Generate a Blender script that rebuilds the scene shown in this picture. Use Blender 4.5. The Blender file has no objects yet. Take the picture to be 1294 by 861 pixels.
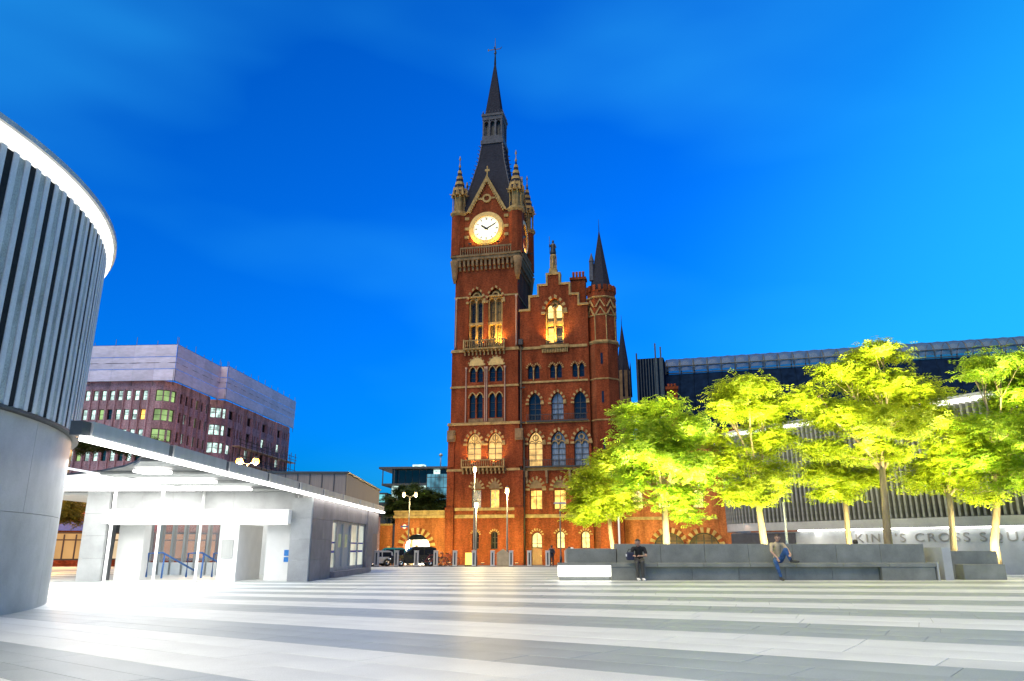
import bpy, math, random
import numpy as np
from mathutils import Vector, Matrix
from mathutils.geometry import tessellate_polygon

R = math.radians
PI = math.pi
rnd = random.Random(7)
sc = bpy.context.scene
col = sc.collection

# ------------------------------------------------------------------ camera, sky, sun, exposure
TILT = math.atan(261.5 / 948.0)
cam_d = bpy.data.cameras.new('camera')
cam = bpy.data.objects.new('camera', cam_d)
col.objects.link(cam)
cam.location = (0, 0, 1.1)
cam.rotation_euler = (R(90) + TILT, 0, 0)
cam_d.sensor_width = 36
cam_d.lens = 36 * 948 / 1294
cam_d.clip_end = 4000
sc.camera = cam

SUN_EL, SUN_AZ = 61, 222           # azimuth clockwise from +Y: behind the camera, to the left
world = bpy.data.worlds.new('World')
sc.world = world
world.use_nodes = True
wn = world.node_tree
for n in list(wn.nodes):
    wn.nodes.remove(n)
wl = wn.links.new
w_out = wn.nodes.new('ShaderNodeOutputWorld')
w_bg = wn.nodes.new('ShaderNodeBackground')
w_bg.inputs[1].default_value = 0.10
w_sky = wn.nodes.new('ShaderNodeTexSky')
w_sky.sky_type = 'NISHITA'
w_sky.sun_disc = False
w_sky.sun_elevation = R(4)
w_sky.sun_rotation = R(SUN_AZ)
w_sky.ozone_density = 6
w_tint = wn.nodes.new('ShaderNodeMix')
w_tint.data_type = 'RGBA'
w_tint.blend_type = 'MULTIPLY'
w_tint.inputs[0].default_value = 1.0
w_tint.inputs[7].default_value = (0.02, 3.15, 5.1, 1)
wl(w_sky.outputs[0], w_tint.inputs[6])
# thin high cloud: long soft streaks, a little paler than the blue
w_tc = wn.nodes.new('ShaderNodeTexCoord')
w_map = wn.nodes.new('ShaderNodeMapping')
w_map.inputs['Rotation'].default_value = (R(20), R(38), R(25))
w_map.inputs['Scale'].default_value = (1.3, 1.0, 4.2)
wl(w_tc.outputs['Generated'], w_map.inputs[0])
w_no = wn.nodes.new('ShaderNodeTexNoise')
w_no.inputs['Scale'].default_value = 1.15
w_no.inputs['Detail'].default_value = 3.5
w_no.inputs['Roughness'].default_value = 0.45
wl(w_map.outputs[0], w_no.inputs['Vector'])
w_cr = wn.nodes.new('ShaderNodeValToRGB')
w_cr.color_ramp.elements[0].position = 0.46
w_cr.color_ramp.elements[0].color = (0, 0, 0, 1)
w_cr.color_ramp.elements[1].position = 0.76
w_cr.color_ramp.elements[1].color = (0.5, 0.5, 0.5, 1)
wl(w_no.outputs[0], w_cr.inputs[0])
w_cl = wn.nodes.new('ShaderNodeMix')
w_cl.data_type = 'RGBA'
w_cl.inputs[7].default_value = (0.25, 4.0, 9.0, 1)
wl(w_cr.outputs[0], w_cl.inputs[0])
wl(w_tint.outputs[2], w_cl.inputs[6])
# afterglow: the sky pales towards the right, low over the roofs
w_dot = wn.nodes.new('ShaderNodeVectorMath')
w_dot.operation = 'DOT_PRODUCT'
w_dot.inputs[1].default_value = Vector((0.88, 0.47, -0.04)).normalized()
wl(w_tc.outputs['Generated'], w_dot.inputs[0])
w_mr = wn.nodes.new('ShaderNodeMapRange')
w_mr.interpolation_type = 'SMOOTHSTEP'
w_mr.inputs[1].default_value, w_mr.inputs[2].default_value = 0.55, 1.0
w_mr.inputs[3].default_value, w_mr.inputs[4].default_value = 0.0, 1.0
wl(w_dot.outputs['Value'], w_mr.inputs[0])
w_ag = wn.nodes.new('ShaderNodeMix')
w_ag.data_type = 'RGBA'
w_ag.inputs[7].default_value = (0.20, 4.9, 9.2, 1)
wl(w_mr.outputs[0], w_ag.inputs[0])
wl(w_cl.outputs[2], w_ag.inputs[6])
wl(w_ag.outputs[2], w_bg.inputs[0])
wl(w_bg.outputs[0], w_out.inputs[0])

sun_d = bpy.data.lights.new('dusk_sun', 'SUN')
sun_d.energy = 3.9
sun_d.angle = R(60)
sun_d.color = (1.0, 0.84, 0.46)
sun = bpy.data.objects.new('dusk_sun', sun_d)
col.objects.link(sun)
_to = Vector((math.sin(R(SUN_AZ)) * math.cos(R(SUN_EL)), math.cos(R(SUN_AZ)) * math.cos(R(SUN_EL)), math.sin(R(SUN_EL))))
sun.rotation_euler = _to.to_track_quat('Z', 'Y').to_euler()
sun.location = _to * 60

vs = sc.view_settings
vs.view_transform = 'Standard'
vs.look = 'None'
vs.exposure = 0.22
vs.gamma = 1.0
vs.use_curve_mapping = False
sc.cycles.max_bounces = 6
sc.cycles.use_denoising = True
sc.cycles.sample_clamp_indirect = 6

# ------------------------------------------------------------------ helpers
def at(px, py, Y):
    """world point at depth Y behind photograph pixel (px, py)"""
    a, b = (px - 647) / 948.0, (430.5 - py) / 948.0
    c, s = math.cos(TILT), math.sin(TILT)
    k = Y / (c - b * s)
    return Vector((a * k, Y, 1.1 + (s + b * c) * k))

def ground_z(y):
    return 0.0 if y < 46 else -0.022 * (y - 46)

class MB:
    """collects faces, links them as one mesh object"""
    def __init__(self, M=None):
        self.v, self.f, self.mi, self.M = [], [], [], M
        self.smooth = []
    def add(self, verts, faces, mi=0, sm=False):
        o = len(self.v)
        if self.M is not None:
            verts = [self.M @ Vector(p) for p in verts]
        self.v += [tuple(p) for p in verts]
        for f in faces:
            self.f.append(tuple(i + o for i in f))
            self.mi.append(mi)
            self.smooth.append(sm)
        return self
    def box(self, x0, x1, y0, y1, z0, z1, mi=0):
        v = [(x0,y0,z0),(x1,y0,z0),(x1,y1,z0),(x0,y1,z0),(x0,y0,z1),(x1,y0,z1),(x1,y1,z1),(x0,y1,z1)]
        return self.add(v, [(0,3,2,1),(4,5,6,7),(0,1,5,4),(1,2,6,5),(2,3,7,6),(3,0,4,7)], mi)
    def frustum(self, cx, cy, z0, r0, z1, r1, n=8, mi=0, rot=0.0, cap=True, sm=False):
        a = [rot + 2*PI*i/n for i in range(n)]
        v = [(cx+r0*math.cos(t), cy+r0*math.sin(t), z0) for t in a] + [(cx+r1*math.cos(t), cy+r1*math.sin(t), z1) for t in a]
        f = [(i, (i+1)%n, n+(i+1)%n, n+i) for i in range(n)]
        self.add(v, f, mi, sm)
        if cap:
            self.add(v, [tuple(range(n-1,-1,-1)), tuple(range(n, 2*n))], mi)
        return self
    def lathe(self, cx, cy, prof, n=12, mi=0, sm=True, rot=0.0):
        v, f = [], []
        for (r, z) in prof:
            for i in range(n):
                t = rot + 2*PI*i/n
                v.append((cx+r*math.cos(t), cy+r*math.sin(t), z))
        for k in range(len(prof)-1):
            for i in range(n):
                f.append((k*n+i, k*n+(i+1)%n, (k+1)*n+(i+1)%n, (k+1)*n+i))
        f.append(tuple(range(n-1,-1,-1)))
        f.append(tuple((len(prof)-1)*n+i for i in range(n)))
        return self.add(v, f, mi, sm)
    def tube(self, pts, rad, n=6, mi=0, sm=True):
        pts = [Vector(p) for p in pts]
        if not hasattr(rad, '__len__'):
            rad = [rad]*len(pts)
        v, f = [], []
        for k, p in enumerate(pts):
            d = (pts[min(k+1, len(pts)-1)] - pts[max(k-1, 0)])
            d = d.normalized() if d.length > 1e-9 else Vector((0,0,1))
            a = d.cross(Vector((0,0,1)) if abs(d.z) < .9 else Vector((1,0,0))).normalized()
            b = d.cross(a)
            for i in range(n):
                t = 2*PI*i/n
                v.append(p + (a*math.cos(t) + b*math.sin(t))*rad[k])
        for k in range(len(pts)-1):
            for i in range(n):
                f.append((k*n+i, k*n+(i+1)%n, (k+1)*n+(i+1)%n, (k+1)*n+i))
        f.append(tuple(range(n-1,-1,-1)))
        f.append(tuple((len(pts)-1)*n+i for i in range(n)))
        return self.add(v, f, mi, sm)
    def ext(self, poly, y0, y1, mi=0, holes=(), reveal=None, back=True):
        """polygon in x,z extruded from y0 (front) to y1; holes get reveals of their own depth"""
        loops = [[Vector((x, 0, z)) for x, z in poly]] + [[Vector((x, 0, z)) for x, z in h] for h in holes]
        tris = tessellate_polygon(loops)
        flat = [p for l in loops for p in l]
        self.add([(p.x, y0, p.z) for p in flat], tris, mi)
        if back:
            self.add([(p.x, y1, p.z) for p in flat], [t[::-1] for t in tris], mi)
        for k, l in enumerate(loops):
            n = len(l)
            yy = y1 if (k == 0 or reveal is None) else y0 + reveal
            vv = [(p.x, y0, p.z) for p in l] + [(p.x, yy, p.z) for p in l]
            self.add(vv, [(i, (i+1)%n, n+(i+1)%n, n+i) for i in range(n)], mi)
        return self
    def ring(self, outer, inner, y0, y1, mi=0, alt=None, closed=True):
        n = len(outer)
        for i in range(n if closed else n-1):
            j = (i+1) % n
            q = [outer[i], outer[j], inner[j], inner[i]]
            m = mi if alt is None else (mi if (i//alt[1]) % 2 == 0 else alt[0])
            v = [(x, y0, z) for x, z in q] + [(x, y1, z) for x, z in q]
            self.add(v, [(0,1,2,3),(4,7,6,5),(0,4,5,1),(1,5,6,2),(2,6,7,3),(3,7,4,0)], m)
        return self
    def build(self, name, mats, parent=None, kind=None):
        me = bpy.data.meshes.new(name)
        me.from_pydata(self.v, [], self.f)
        if not isinstance(mats, (list, tuple)):
            mats = [mats]
        for m in mats:
            me.materials.append(m)
        me.polygons.foreach_set('material_index', self.mi)
        me.polygons.foreach_set('use_smooth', self.smooth)
        me.update()
        o = bpy.data.objects.new(name, me)
        col.objects.link(o)
        if parent is not None:
            o.parent = parent
        if kind:
            o['kind'] = kind
        return o

def tag(o, label=None, cat=None, group=None, kind=None):
    if label: o['label'] = label
    if cat: o['category'] = cat
    if group: o['group'] = group
    if kind: o['kind'] = kind
    return o

def thing(name, loc=(0,0,0), rz=0.0, label=None, cat=None, group=None):
    o = bpy.data.objects.new(name, None)
    o.empty_display_size = 0.2
    col.objects.link(o)
    o.location = loc
    o.rotation_euler = (0, 0, rz)
    return tag(o, label, cat, group)

def copy_tree(o, parent=None):
    c = o.copy()
    col.objects.link(c)
    c.parent = parent
    for ch in o.children:
        copy_tree(ch, c)
    return c

def bevel(o, w=0.01, seg=1):
    m = o.modifiers.new('bevel', 'BEVEL')
    m.width = w
    m.segments = seg
    m.limit_method = 'ANGLE'
    return o

def light(kind, name, loc, energy, color, parent=None, size=0.2, size_y=None, rot=None, target=None, spot=None, blend=0.5):
    d = bpy.data.lights.new(name, kind)
    d.energy = energy
    d.color = color
    if kind == 'AREA':
        d.size = size
        if size_y:
            d.shape = 'RECTANGLE'
            d.size_y = size_y
    else:
        d.shadow_soft_size = size
    if kind == 'SPOT':
        d.spot_size = spot
        d.spot_blend = blend
    o = bpy.data.objects.new(name, d)
    col.objects.link(o)
    o.location = loc
    if target is not None:
        o.rotation_euler = (Vector(loc) - Vector(target)).to_track_quat('Z', 'Y').to_euler()
    elif rot is not None:
        o.rotation_euler = rot
    if parent is not None:
        o.parent = parent
    return o

# ------------------------------------------------------------------ materials
def mat(name, color, rough=0.7, var=0.18, scale=3.0, color2=None, metal=0.0, emit=None, estr=0.0, bump=0.0, bscale=20.0,
        spec=0.5, stretch=None, objvar=0.0, islandvar=0.0, trans=0.0, fine=0.0, coat=0.0):
    m = bpy.data.materials.new(name)
    m.use_nodes = True
    nt = m.node_tree
    b = nt.nodes['Principled BSDF']
    b.inputs['Roughness'].default_value = rough
    b.inputs['Metallic'].default_value = metal
    b.inputs['Specular IOR Level'].default_value = spec
    b.inputs['Coat Weight'].default_value = coat
    if trans:
        b.inputs['Transmission Weight'].default_value = trans
    tc = nt.nodes.new('ShaderNodeTexCoord')
    vec = tc.outputs['Object']
    if stretch:
        mp = nt.nodes.new('ShaderNodeMapping')
        mp.inputs['Scale'].default_value = stretch
        nt.links.new(vec, mp.inputs[0])
        vec = mp.outputs[0]
    no = nt.nodes.new('ShaderNodeTexNoise')
    no.inputs['Scale'].default_value = scale
    no.inputs['Detail'].default_value = 6
    no.inputs['Roughness'].default_value = 0.6
    nt.links.new(vec, no.inputs['Vector'])
    mx = nt.nodes.new('ShaderNodeMix')
    mx.data_type = 'RGBA'
    c1 = tuple(max(0, c*(1-var)) for c in color)
    c2 = color2 if color2 else tuple(min(1, c*(1+var)) for c in color)
    mx.inputs[6].default_value = (*c1, 1)
    mx.inputs[7].default_value = (*c2, 1)
    rp = nt.nodes.new('ShaderNodeMapRange')
    rp.inputs[1].default_value = 0.32
    rp.inputs[2].default_value = 0.68
    nt.links.new(no.outputs[0], rp.inputs[0])
    nt.links.new(rp.outputs[0], mx.inputs[0])
    out = mx.outputs[2]
    if fine:
        n2 = nt.nodes.new('ShaderNodeTexNoise')
        n2.inputs['Scale'].default_value = 90
        n2.inputs['Detail'].default_value = 2
        nt.links.new(vec, n2.inputs['Vector'])
        hv2 = nt.nodes.new('ShaderNodeHueSaturation')
        mr = nt.nodes.new('ShaderNodeMapRange')
        mr.inputs[1].default_value, mr.inputs[2].default_value = 0.3, 0.7
        mr.inputs[3].default_value, mr.inputs[4].default_value = 1-fine, 1+fine
        nt.links.new(n2.outputs[0], mr.inputs[0])
        nt.links.new(mr.outputs[0], hv2.inputs['Value'])
        nt.links.new(out, hv2.inputs['Color'])
        out = hv2.outputs[0]
    if objvar or islandvar:
        oi = nt.nodes.new('ShaderNodeObjectInfo') if objvar else nt.nodes.new('ShaderNodeNewGeometry')
        hv = nt.nodes.new('ShaderNodeHueSaturation')
        mr = nt.nodes.new('ShaderNodeMapRange')
        mr.inputs[3].default_value, mr.inputs[4].default_value = 1-objvar-islandvar, 1+objvar+islandvar
        nt.links.new(oi.outputs['Random' if objvar else 'Random Per Island'], mr.inputs[0])
        nt.links.new(mr.outputs[0], hv.inputs['Value'])
        nt.links.new(out, hv.inputs['Color'])
        out = hv.outputs[0]
    nt.links.new(out, b.inputs['Base Color'])
    if bump:
        nb = nt.nodes.new('ShaderNodeTexNoise')
        nb.inputs['Scale'].default_value = bscale
        nb.inputs['Detail'].default_value = 4
        nt.links.new(vec, nb.inputs['Vector'])
        bp = nt.nodes.new('ShaderNodeBump')
        bp.inputs['Strength'].default_value = bump
        bp.inputs['Distance'].default_value = 0.02
        nt.links.new(nb.outputs[0], bp.inputs['Height'])
        nt.links.new(bp.outputs[0], b.inputs['Normal'])
    if emit:
        b.inputs['Emission Color'].default_value = (*emit, 1)
        b.inputs['Emission Strength'].default_value = estr
    return m

def lit_pane(name, color, strength, scale=1.6, dark=0.35):
    """a lit room seen through glass: uneven warm light behind a glossy pane"""
    m = bpy.data.materials.new(name)
    m.use_nodes = True
    nt = m.node_tree
    b = nt.nodes['Principled BSDF']
    b.inputs['Base Color'].default_value = (0.02, 0.02, 0.02, 1)
    b.inputs['Roughness'].default_value = 0.08
    b.inputs['Specular IOR Level'].default_value = 0.15
    tc = nt.nodes.new('ShaderNodeTexCoord')
    no = nt.nodes.new('ShaderNodeTexNoise')
    no.inputs['Scale'].default_value = scale
    no.inputs['Detail'].default_value = 3
    nt.links.new(tc.outputs['Object'], no.inputs['Vector'])
    rp = nt.nodes.new('ShaderNodeMapRange')
    rp.inputs[1].default_value, rp.inputs[2].default_value = 0.35, 0.65
    rp.inputs[3].default_value, rp.inputs[4].default_value = strength*dark, strength
    nt.links.new(no.outputs[0], rp.inputs[0])
    b.inputs['Emission Color'].default_value = (*color, 1)
    nt.links.new(rp.outputs[0], b.inputs['Emission Strength'])
    return m

def brick_mat(name, c1, c2, mortar, sx=0.225, sz=0.075):
    m = bpy.data.materials.new(name)
    m.use_nodes = True
    nt = m.node_tree
    L = nt.links.new
    b = nt.nodes['Principled BSDF']
    b.inputs['Roughness'].default_value = 0.85
    b.inputs['Specular IOR Level'].default_value = 0.08
    tc = nt.nodes.new('ShaderNodeTexCoord')
    sp = nt.nodes.new('ShaderNodeSeparateXYZ')
    L(tc.outputs['Object'], sp.inputs[0])
    ad = nt.nodes.new('ShaderNodeMath')
    L(sp.outputs[0], ad.inputs[0]); L(sp.outputs[1], ad.inputs[1])
    cb = nt.nodes.new('ShaderNodeCombineXYZ')
    L(ad.outputs[0], cb.inputs[0]); L(sp.outputs[2], cb.inputs[1])
    bt = nt.nodes.new('ShaderNodeTexBrick')
    bt.inputs['Scale'].default_value = 1.0
    bt.inputs['Brick Width'].default_value = sx
    bt.inputs['Row Height'].default_value = sz
    bt.inputs['Mortar Size'].default_value = 0.008
    bt.inputs['Color1'].default_value = (*c1, 1)
    bt.inputs['Color2'].default_value = (*c2, 1)
    bt.inputs['Mortar'].default_value = (*mortar, 1)
    L(cb.outputs[0], bt.inputs['Vector'])
    # weathering: broad blotches and vertical streaks of soot
    mp = nt.nodes.new('ShaderNodeMapping')
    mp.inputs['Scale'].default_value = (0.9, 0.9, 0.22)
    L(tc.outputs['Object'], mp.inputs[0])
    no = nt.nodes.new('ShaderNodeTexNoise')
    no.inputs['Scale'].default_value = 0.8
    no.inputs['Detail'].default_value = 8
    no.inputs['Roughness'].default_value = 0.68
    L(mp.outputs[0], no.inputs['Vector'])
    mr = nt.nodes.new('ShaderNodeMapRange')
    mr.inputs[1].default_value, mr.inputs[2].default_value = 0.3, 0.7
    mr.inputs[3].default_value, mr.inputs[4].default_value = 0.42, 1.35
    L(no.outputs[0], mr.inputs[0])
    n3 = nt.nodes.new('ShaderNodeTexNoise')
    n3.inputs['Scale'].default_value = 5.5
    n3.inputs['Detail'].default_value = 5
    L(tc.outputs['Object'], n3.inputs['Vector'])
    m3 = nt.nodes.new('ShaderNodeMapRange')
    m3.inputs[1].default_value, m3.inputs[2].default_value = 0.3, 0.7
    m3.inputs[3].default_value, m3.inputs[4].default_value = 0.72, 1.25
    L(n3.outputs[0], m3.inputs[0])
    mm = nt.nodes.new('ShaderNodeMath')
    mm.operation = 'MULTIPLY'
    L(mr.outputs[0], mm.inputs[0]); L(m3.outputs[0], mm.inputs[1])
    hv = nt.nodes.new('ShaderNodeHueSaturation')
    L(mm.outputs[0], hv.inputs['Value'])
    L(bt.outputs[0], hv.inputs['Color'])
    L(hv.outputs[0], b.inputs['Base Color'])
    bp = nt.nodes.new('ShaderNodeBump')
    bp.inputs['Strength'].default_value = 0.5
    bp.inputs['Distance'].default_value = 0.015
    L(bt.outputs[1], bp.inputs['Height'])
    bp.invert = True
    L(bp.outputs[0], b.inputs['Normal'])
    return m

M = {}
M['brick'] = brick_mat('red_brick', (0.275,0.050,0.015), (0.17,0.028,0.009), (0.15,0.064,0.034))
M['brick_o'] = brick_mat('orange_brick', (0.40,0.105,0.032), (0.31,0.075,0.024), (0.26,0.13,0.07))
M['brick_p'] = brick_mat('mauve_brick', (0.42,0.26,0.30), (0.35,0.20,0.25), (0.32,0.25,0.28))
M['stone'] = mat('weathered_stone', (0.31,0.20,0.085), 0.85, 0.4, 1.6, bump=0.4, spec=0.12)
M['stone_d'] = mat('sooty_stone', (0.19,0.12,0.065), 0.85, 0.4, 1.2, bump=0.4, spec=0.12)
M['stone_p'] = mat('pink_granite_shaft', (0.30,0.17,0.12), 0.5, 0.2, 4)
M['slate'] = mat('roof_slate', (0.030,0.030,0.042), 0.8, 0.4, 3.5, stretch=(1,1,4), bump=0.6, bscale=9, spec=0.0)
M['lead'] = mat('roof_lead', (0.07,0.07,0.09), 0.6, 0.35, 2, spec=0.15)
M['dark_window'] = mat('dark_glass', (0.008,0.010,0.018), 0.12, 0.4, 1.0, spec=0.25)
M['blue_window'] = mat('curtained_glass', (0.16,0.17,0.22), 0.25, 0.5, 1.2, stretch=(3,3,0.6), spec=0.6)
M['frame_dark'] = mat('dark_painted_wood', (0.03,0.018,0.014), 0.5, 0.2)
M['frame_pale'] = mat('pale_painted_wood', (0.5,0.45,0.36), 0.5, 0.1)
M['warm_pane'] = lit_pane('warm_lit_room', (1.0,0.52,0.10), 2.4)
M['cream_pane'] = lit_pane('cream_blind', (1.0,0.60,0.18), 1.25, 1.0, 0.5)
M['bright_pane'] = lit_pane('bright_lit_room', (1.0,0.74,0.26), 2.3, 1.3, 0.5)
M['cool_pane'] = lit_pane('office_lit_room', (0.72,1.0,0.92), 1.5, 1.4, 0.2)
M['lime_pane'] = lit_pane('office_green_room', (0.62,0.95,0.35), 0.75, 0.5, 0.4)
M['clock_face'] = mat('lit_clock_glass', (0.9,0.88,0.8), 0.4, 0.05, emit=(1.0,0.88,0.58), estr=0.8)
M['gold'] = mat('gilded_stone', (0.55,0.34,0.10), 0.5, 0.2, 3)
M['iron'] = mat('black_iron', (0.02,0.02,0.022), 0.5, 0.2)
M['door_red'] = mat('red_brown_door', (0.16,0.03,0.02), 0.45, 0.2)
M['conc'] = mat('pale_granite', (0.36,0.37,0.37), 0.55, 0.16, 1.2, fine=0.12, bump=0.1, bscale=60)
M['steel'] = mat('brushed_steel', (0.40,0.41,0.40), 0.45, 0.12, 4, metal=0.15, stretch=(1,1,0.15))
M['steel_d'] = mat('dark_steel', (0.07,0.075,0.08), 0.45, 0.2, 3, metal=0.3)
M['white'] = mat('white_paint', (0.78,0.78,0.77), 0.45, 0.05, 2)
M['strip'] = mat('light_strip', (0.9,0.9,0.9), 0.4, 0.02, emit=(1.0,0.98,0.93), estr=6)
M['strip_soft'] = mat('soft_light_strip', (0.9,0.9,0.9), 0.4, 0.02, emit=(1.0,0.98,0.92), estr=1.15)
M['lamp'] = mat('sodium_lamp_glass', (0.9,0.7,0.4), 0.3, 0.02, emit=(1.0,0.66,0.25), estr=4)
M['lamp_orange'] = mat('orange_lamp_glass', (0.9,0.6,0.2), 0.3, 0.02, emit=(1.0,0.50,0.06), estr=5)
M['lumi'] = mat('luminous_ceiling', (0.85,0.85,0.85), 0.5, 0.04, 1.0, emit=(1.0,0.99,0.96), estr=0.9)
M['granite'] = mat('dark_bench_granite', (0.19,0.20,0.18), 0.55, 0.22, 1.6, fine=0.18, objvar=0.10)
M['asphalt'] = mat('asphalt', (0.05,0.05,0.052), 0.85, 0.25, 4, bump=0.4, bscale=80)
M['pavement'] = mat('pavement_stone', (0.26,0.24,0.22), 0.75, 0.2, 2)
M['joint'] = mat('paving_joint', (0.33,0.345,0.335), 0.9, 0.2, 3)
M['slab_light'] = mat('light_granite_slab', (0.61,0.635,0.61), 0.46, 0.14, 0.55, fine=0.10, islandvar=0.13, bump=0.05, bscale=40)
M['slab_dark'] = mat('dark_granite_slab', (0.30,0.335,0.335), 0.43, 0.18, 0.55, fine=0.14, islandvar=0.16, bump=0.05, bscale=40)
M['bark'] = mat('pale_bark', (0.30,0.22,0.13), 0.85, 0.35, 7, stretch=(1,1,0.25), bump=0.5, bscale=18)
M['navy'] = mat('navy_roof_sheet', (0.006,0.014,0.036), 0.8, 0.35, 1.2, spec=0.0)
M['rubber'] = mat('black_rubber', (0.015,0.015,0.015), 0.8, 0.2)
M['chrome'] = mat('chrome', (0.6,0.6,0.62), 0.15, 0.05, metal=1.0)

def glass(name, color=(0.75,0.85,0.95), rough=0.03, alpha=0.25, spec=0.8):
    m = bpy.data.materials.new(name)
    m.use_nodes = True
    nt = m.node_tree
    b = nt.nodes['Principled BSDF']
    b.inputs['Base Color'].default_value = (*color, 1)
    b.inputs['Roughness'].default_value = rough
    b.inputs['Alpha'].default_value = alpha
    b.inputs['Specular IOR Level'].default_value = spec
    return m
M['glass'] = glass('clear_glazing', alpha=0.16)
M['vault_glass'] = glass('roof_glazing', (0.07,0.10,0.16), 0.25, 0.72, 0.12)

def leaf_mat(name, c1, c2):
    m = bpy.data.materials.new(name)
    m.use_nodes = True
    nt = m.node_tree
    L = nt.links.new
    b = nt.nodes['Principled BSDF']
    b.inputs['Roughness'].default_value = 0.55
    b.inputs['Specular IOR Level'].default_value = 0.3
    ge = nt.nodes.new('ShaderNodeNewGeometry')
    mx = nt.nodes.new('ShaderNodeMix')
    mx.data_type = 'RGBA'
    mx.inputs[6].default_value = (*c1, 1)
    mx.inputs[7].default_value = (*c2, 1)
    L(ge.outputs['Random Per Island'], mx.inputs[0])
    tr = nt.nodes.new('ShaderNodeBsdfTranslucent')
    L(mx.outputs[2], b.inputs['Base Color'])
    L(mx.outputs[2], tr.inputs[0])
    ms = nt.nodes.new('ShaderNodeMixShader')
    ms.inputs[0].default_value = 0.45
    L(b.outputs[0], ms.inputs[1]); L(tr.outputs[0], ms.inputs[2])
    out = nt.nodes['Material Output']
    L(ms.outputs[0], out.inputs[0])
    return m
M['leaf'] = leaf_mat('locust_leaf', (0.22,0.33,0.012), (0.45,0.49,0.02))
M['leaf_b'] = leaf_mat('fresh_leaf', (0.15,0.30,0.015), (0.38,0.47,0.025))
M['leaf_dark'] = leaf_mat('evergreen_leaf', (0.03,0.055,0.015), (0.07,0.10,0.025))
M['leaf_amber'] = leaf_mat('amber_leaf', (0.16,0.13,0.01), (0.30,0.20,0.02))

# ------------------------------------------------------------------ ground
ys = [-60, 46, 60, 80, 110, 160, 400, 2500]
g = MB()
gv = [(x, y, ground_z(min(y, 160)) - 0.03) for y in ys for x in (-2500, 2500)]
g.add(gv, [(2*k, 2*k+1, 2*k+3, 2*k+2) for k in range(len(ys)-1)])
tag(g.build('ground', M['joint']), kind='structure')
r = MB()
ry = [58.5, 66, 78, 88.5]
rv = [(x, y, ground_z(y) - 0.012) for y in ry for x in (-160, 160)]
r.add(rv, [(2*k, 2*k+1, 2*k+3, 2*k+2) for k in range(len(ry)-1)])
tag(r.build('road', M['asphalt']), kind='structure')
p = MB()
for (a, b_) in ((88.5, 112.0),):
    v = []
    for y, dz in ((a, -.012), (a, .11), (b_, .11), (b_, -.2)):
        for x in (-160, 160):
            v.append((x, y, ground_z(y) + dz))
    p.add(v, [(0,1,3,2), (2,3,5,4), (4,5,7,6)])
tag(p.build('pavement', M['pavement']), kind='structure')
p = MB()
v = []
for y, dz in ((46.2, .004), (58.3, .004), (58.3, -.15)):
    for x in (-60, 60):
        v.append((x, y, ground_z(y) + dz))
p.add(v, [(0,1,3,2), (2,3,5,4)])
tag(p.build('pavement', M['pavement']), kind='structure')

# square: fanned bands of light and dark granite, each slab with its own edges
plaza = MB()
plaza.add([(-40,1.0,-.006),(60,1.0,-.006),(60,46.2,-.006),(-40,46.2,-.006)], [(0,1,2,3)])
plaza = tag(plaza.build('plaza', M['joint']), kind='structure')

def gpt(px, py):
    a, b = (px - 647) / 948.0, (430.5 - py) / 948.0
    c, s = math.cos(TILT), math.sin(TILT)
    k = -1.1 / (s + b*c)
    return a*k, (c - b*s)*k
band_y = [1150, 1010, 904, 834, 805, 786, 774, 766, 760, 755.2, 751.2]
lines = []
for yb in band_y:
    m_ = 0.00094 * (yb - 738)
    (xa, ya), (xb, yb2) = gpt(300, yb - 300*m_), gpt(1100, yb + 500*m_)
    k = (yb2 - ya) / (xb - xa)
    lines.append((ya - k*xa, k))
k, c0 = lines[-1][1], lines[-1][0]
while c0 < 46:
    k = min(0, k + 0.035)
    c0 += 1.22
    lines.append((min(c0, 46.3), k if c0 < 40 else 0))
def line_y(i, x):
    return lines[i][0] + lines[i][1]*x
def shear(y):                      # slab ends run square to the bands
    t = max(0.0, min(1.0, (24 - y)/17.0))
    return 0.5*0.62*17*(1 - t*t) if y > 7 else 0.62*(y - 7)
slabs = []
for i in range(len(lines)-1):
    mid_w = line_y(i+1, 2) - line_y(i, 2)
    rows = 3 if mid_w > 1.6 else 2
    dark = (i % 2 == 1)
    for rr in range(rows):
        t0, t1 = rr/rows, (rr+1)/rows
        x = -22.0 + rnd.uniform(0, 1.2)
        ym = line_y(i, 2)
        while x < 32:
            L = rnd.choice((1.2, 1.5, 1.5, 1.8))
            def corner(xx, t):
                y = line_y(i, xx)*(1-t) + line_y(i+1, xx)*t
                xs = xx + shear(y) - shear(line_y(i, xx))
                y = line_y(i, xs)*(1-t) + line_y(i+1, xs)*t
                return Vector((xs, y, 0))
            q = [corner(x, t0), corner(x+L, t0), corner(x+L, t1), corner(x, t1)]
            cx = sum((p_ for p_ in q), Vector())/4
            x += L
            if cx.y < 3.2 or cx.y > 46 or abs(cx.x) > cx.y*0.74 + 5 or min(p_.y for p_ in q) < 1.2 or max(p_.y for p_ in q) > 46.3:
                continue
            q2 = []
            for n_ in range(4):
                p_, a_, b_ = q[n_], q[n_-1], q[(n_+1) % 4]
                q2.append(p_ + (a_-p_).normalized()*0.004 + (b_-p_).normalized()*0.004)
            slabs.append((cx, q2, dark))
def visible(cx):
    dz = cx.y*math.cos(TILT) - 1.1*math.sin(TILT)
    px = 647 + 948*cx.x/dz
    return -30 < px < 1324 and cx.y > 6.6
slabs.sort(key=lambda s_: (not visible(s_[0]), s_[0].y))
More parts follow.
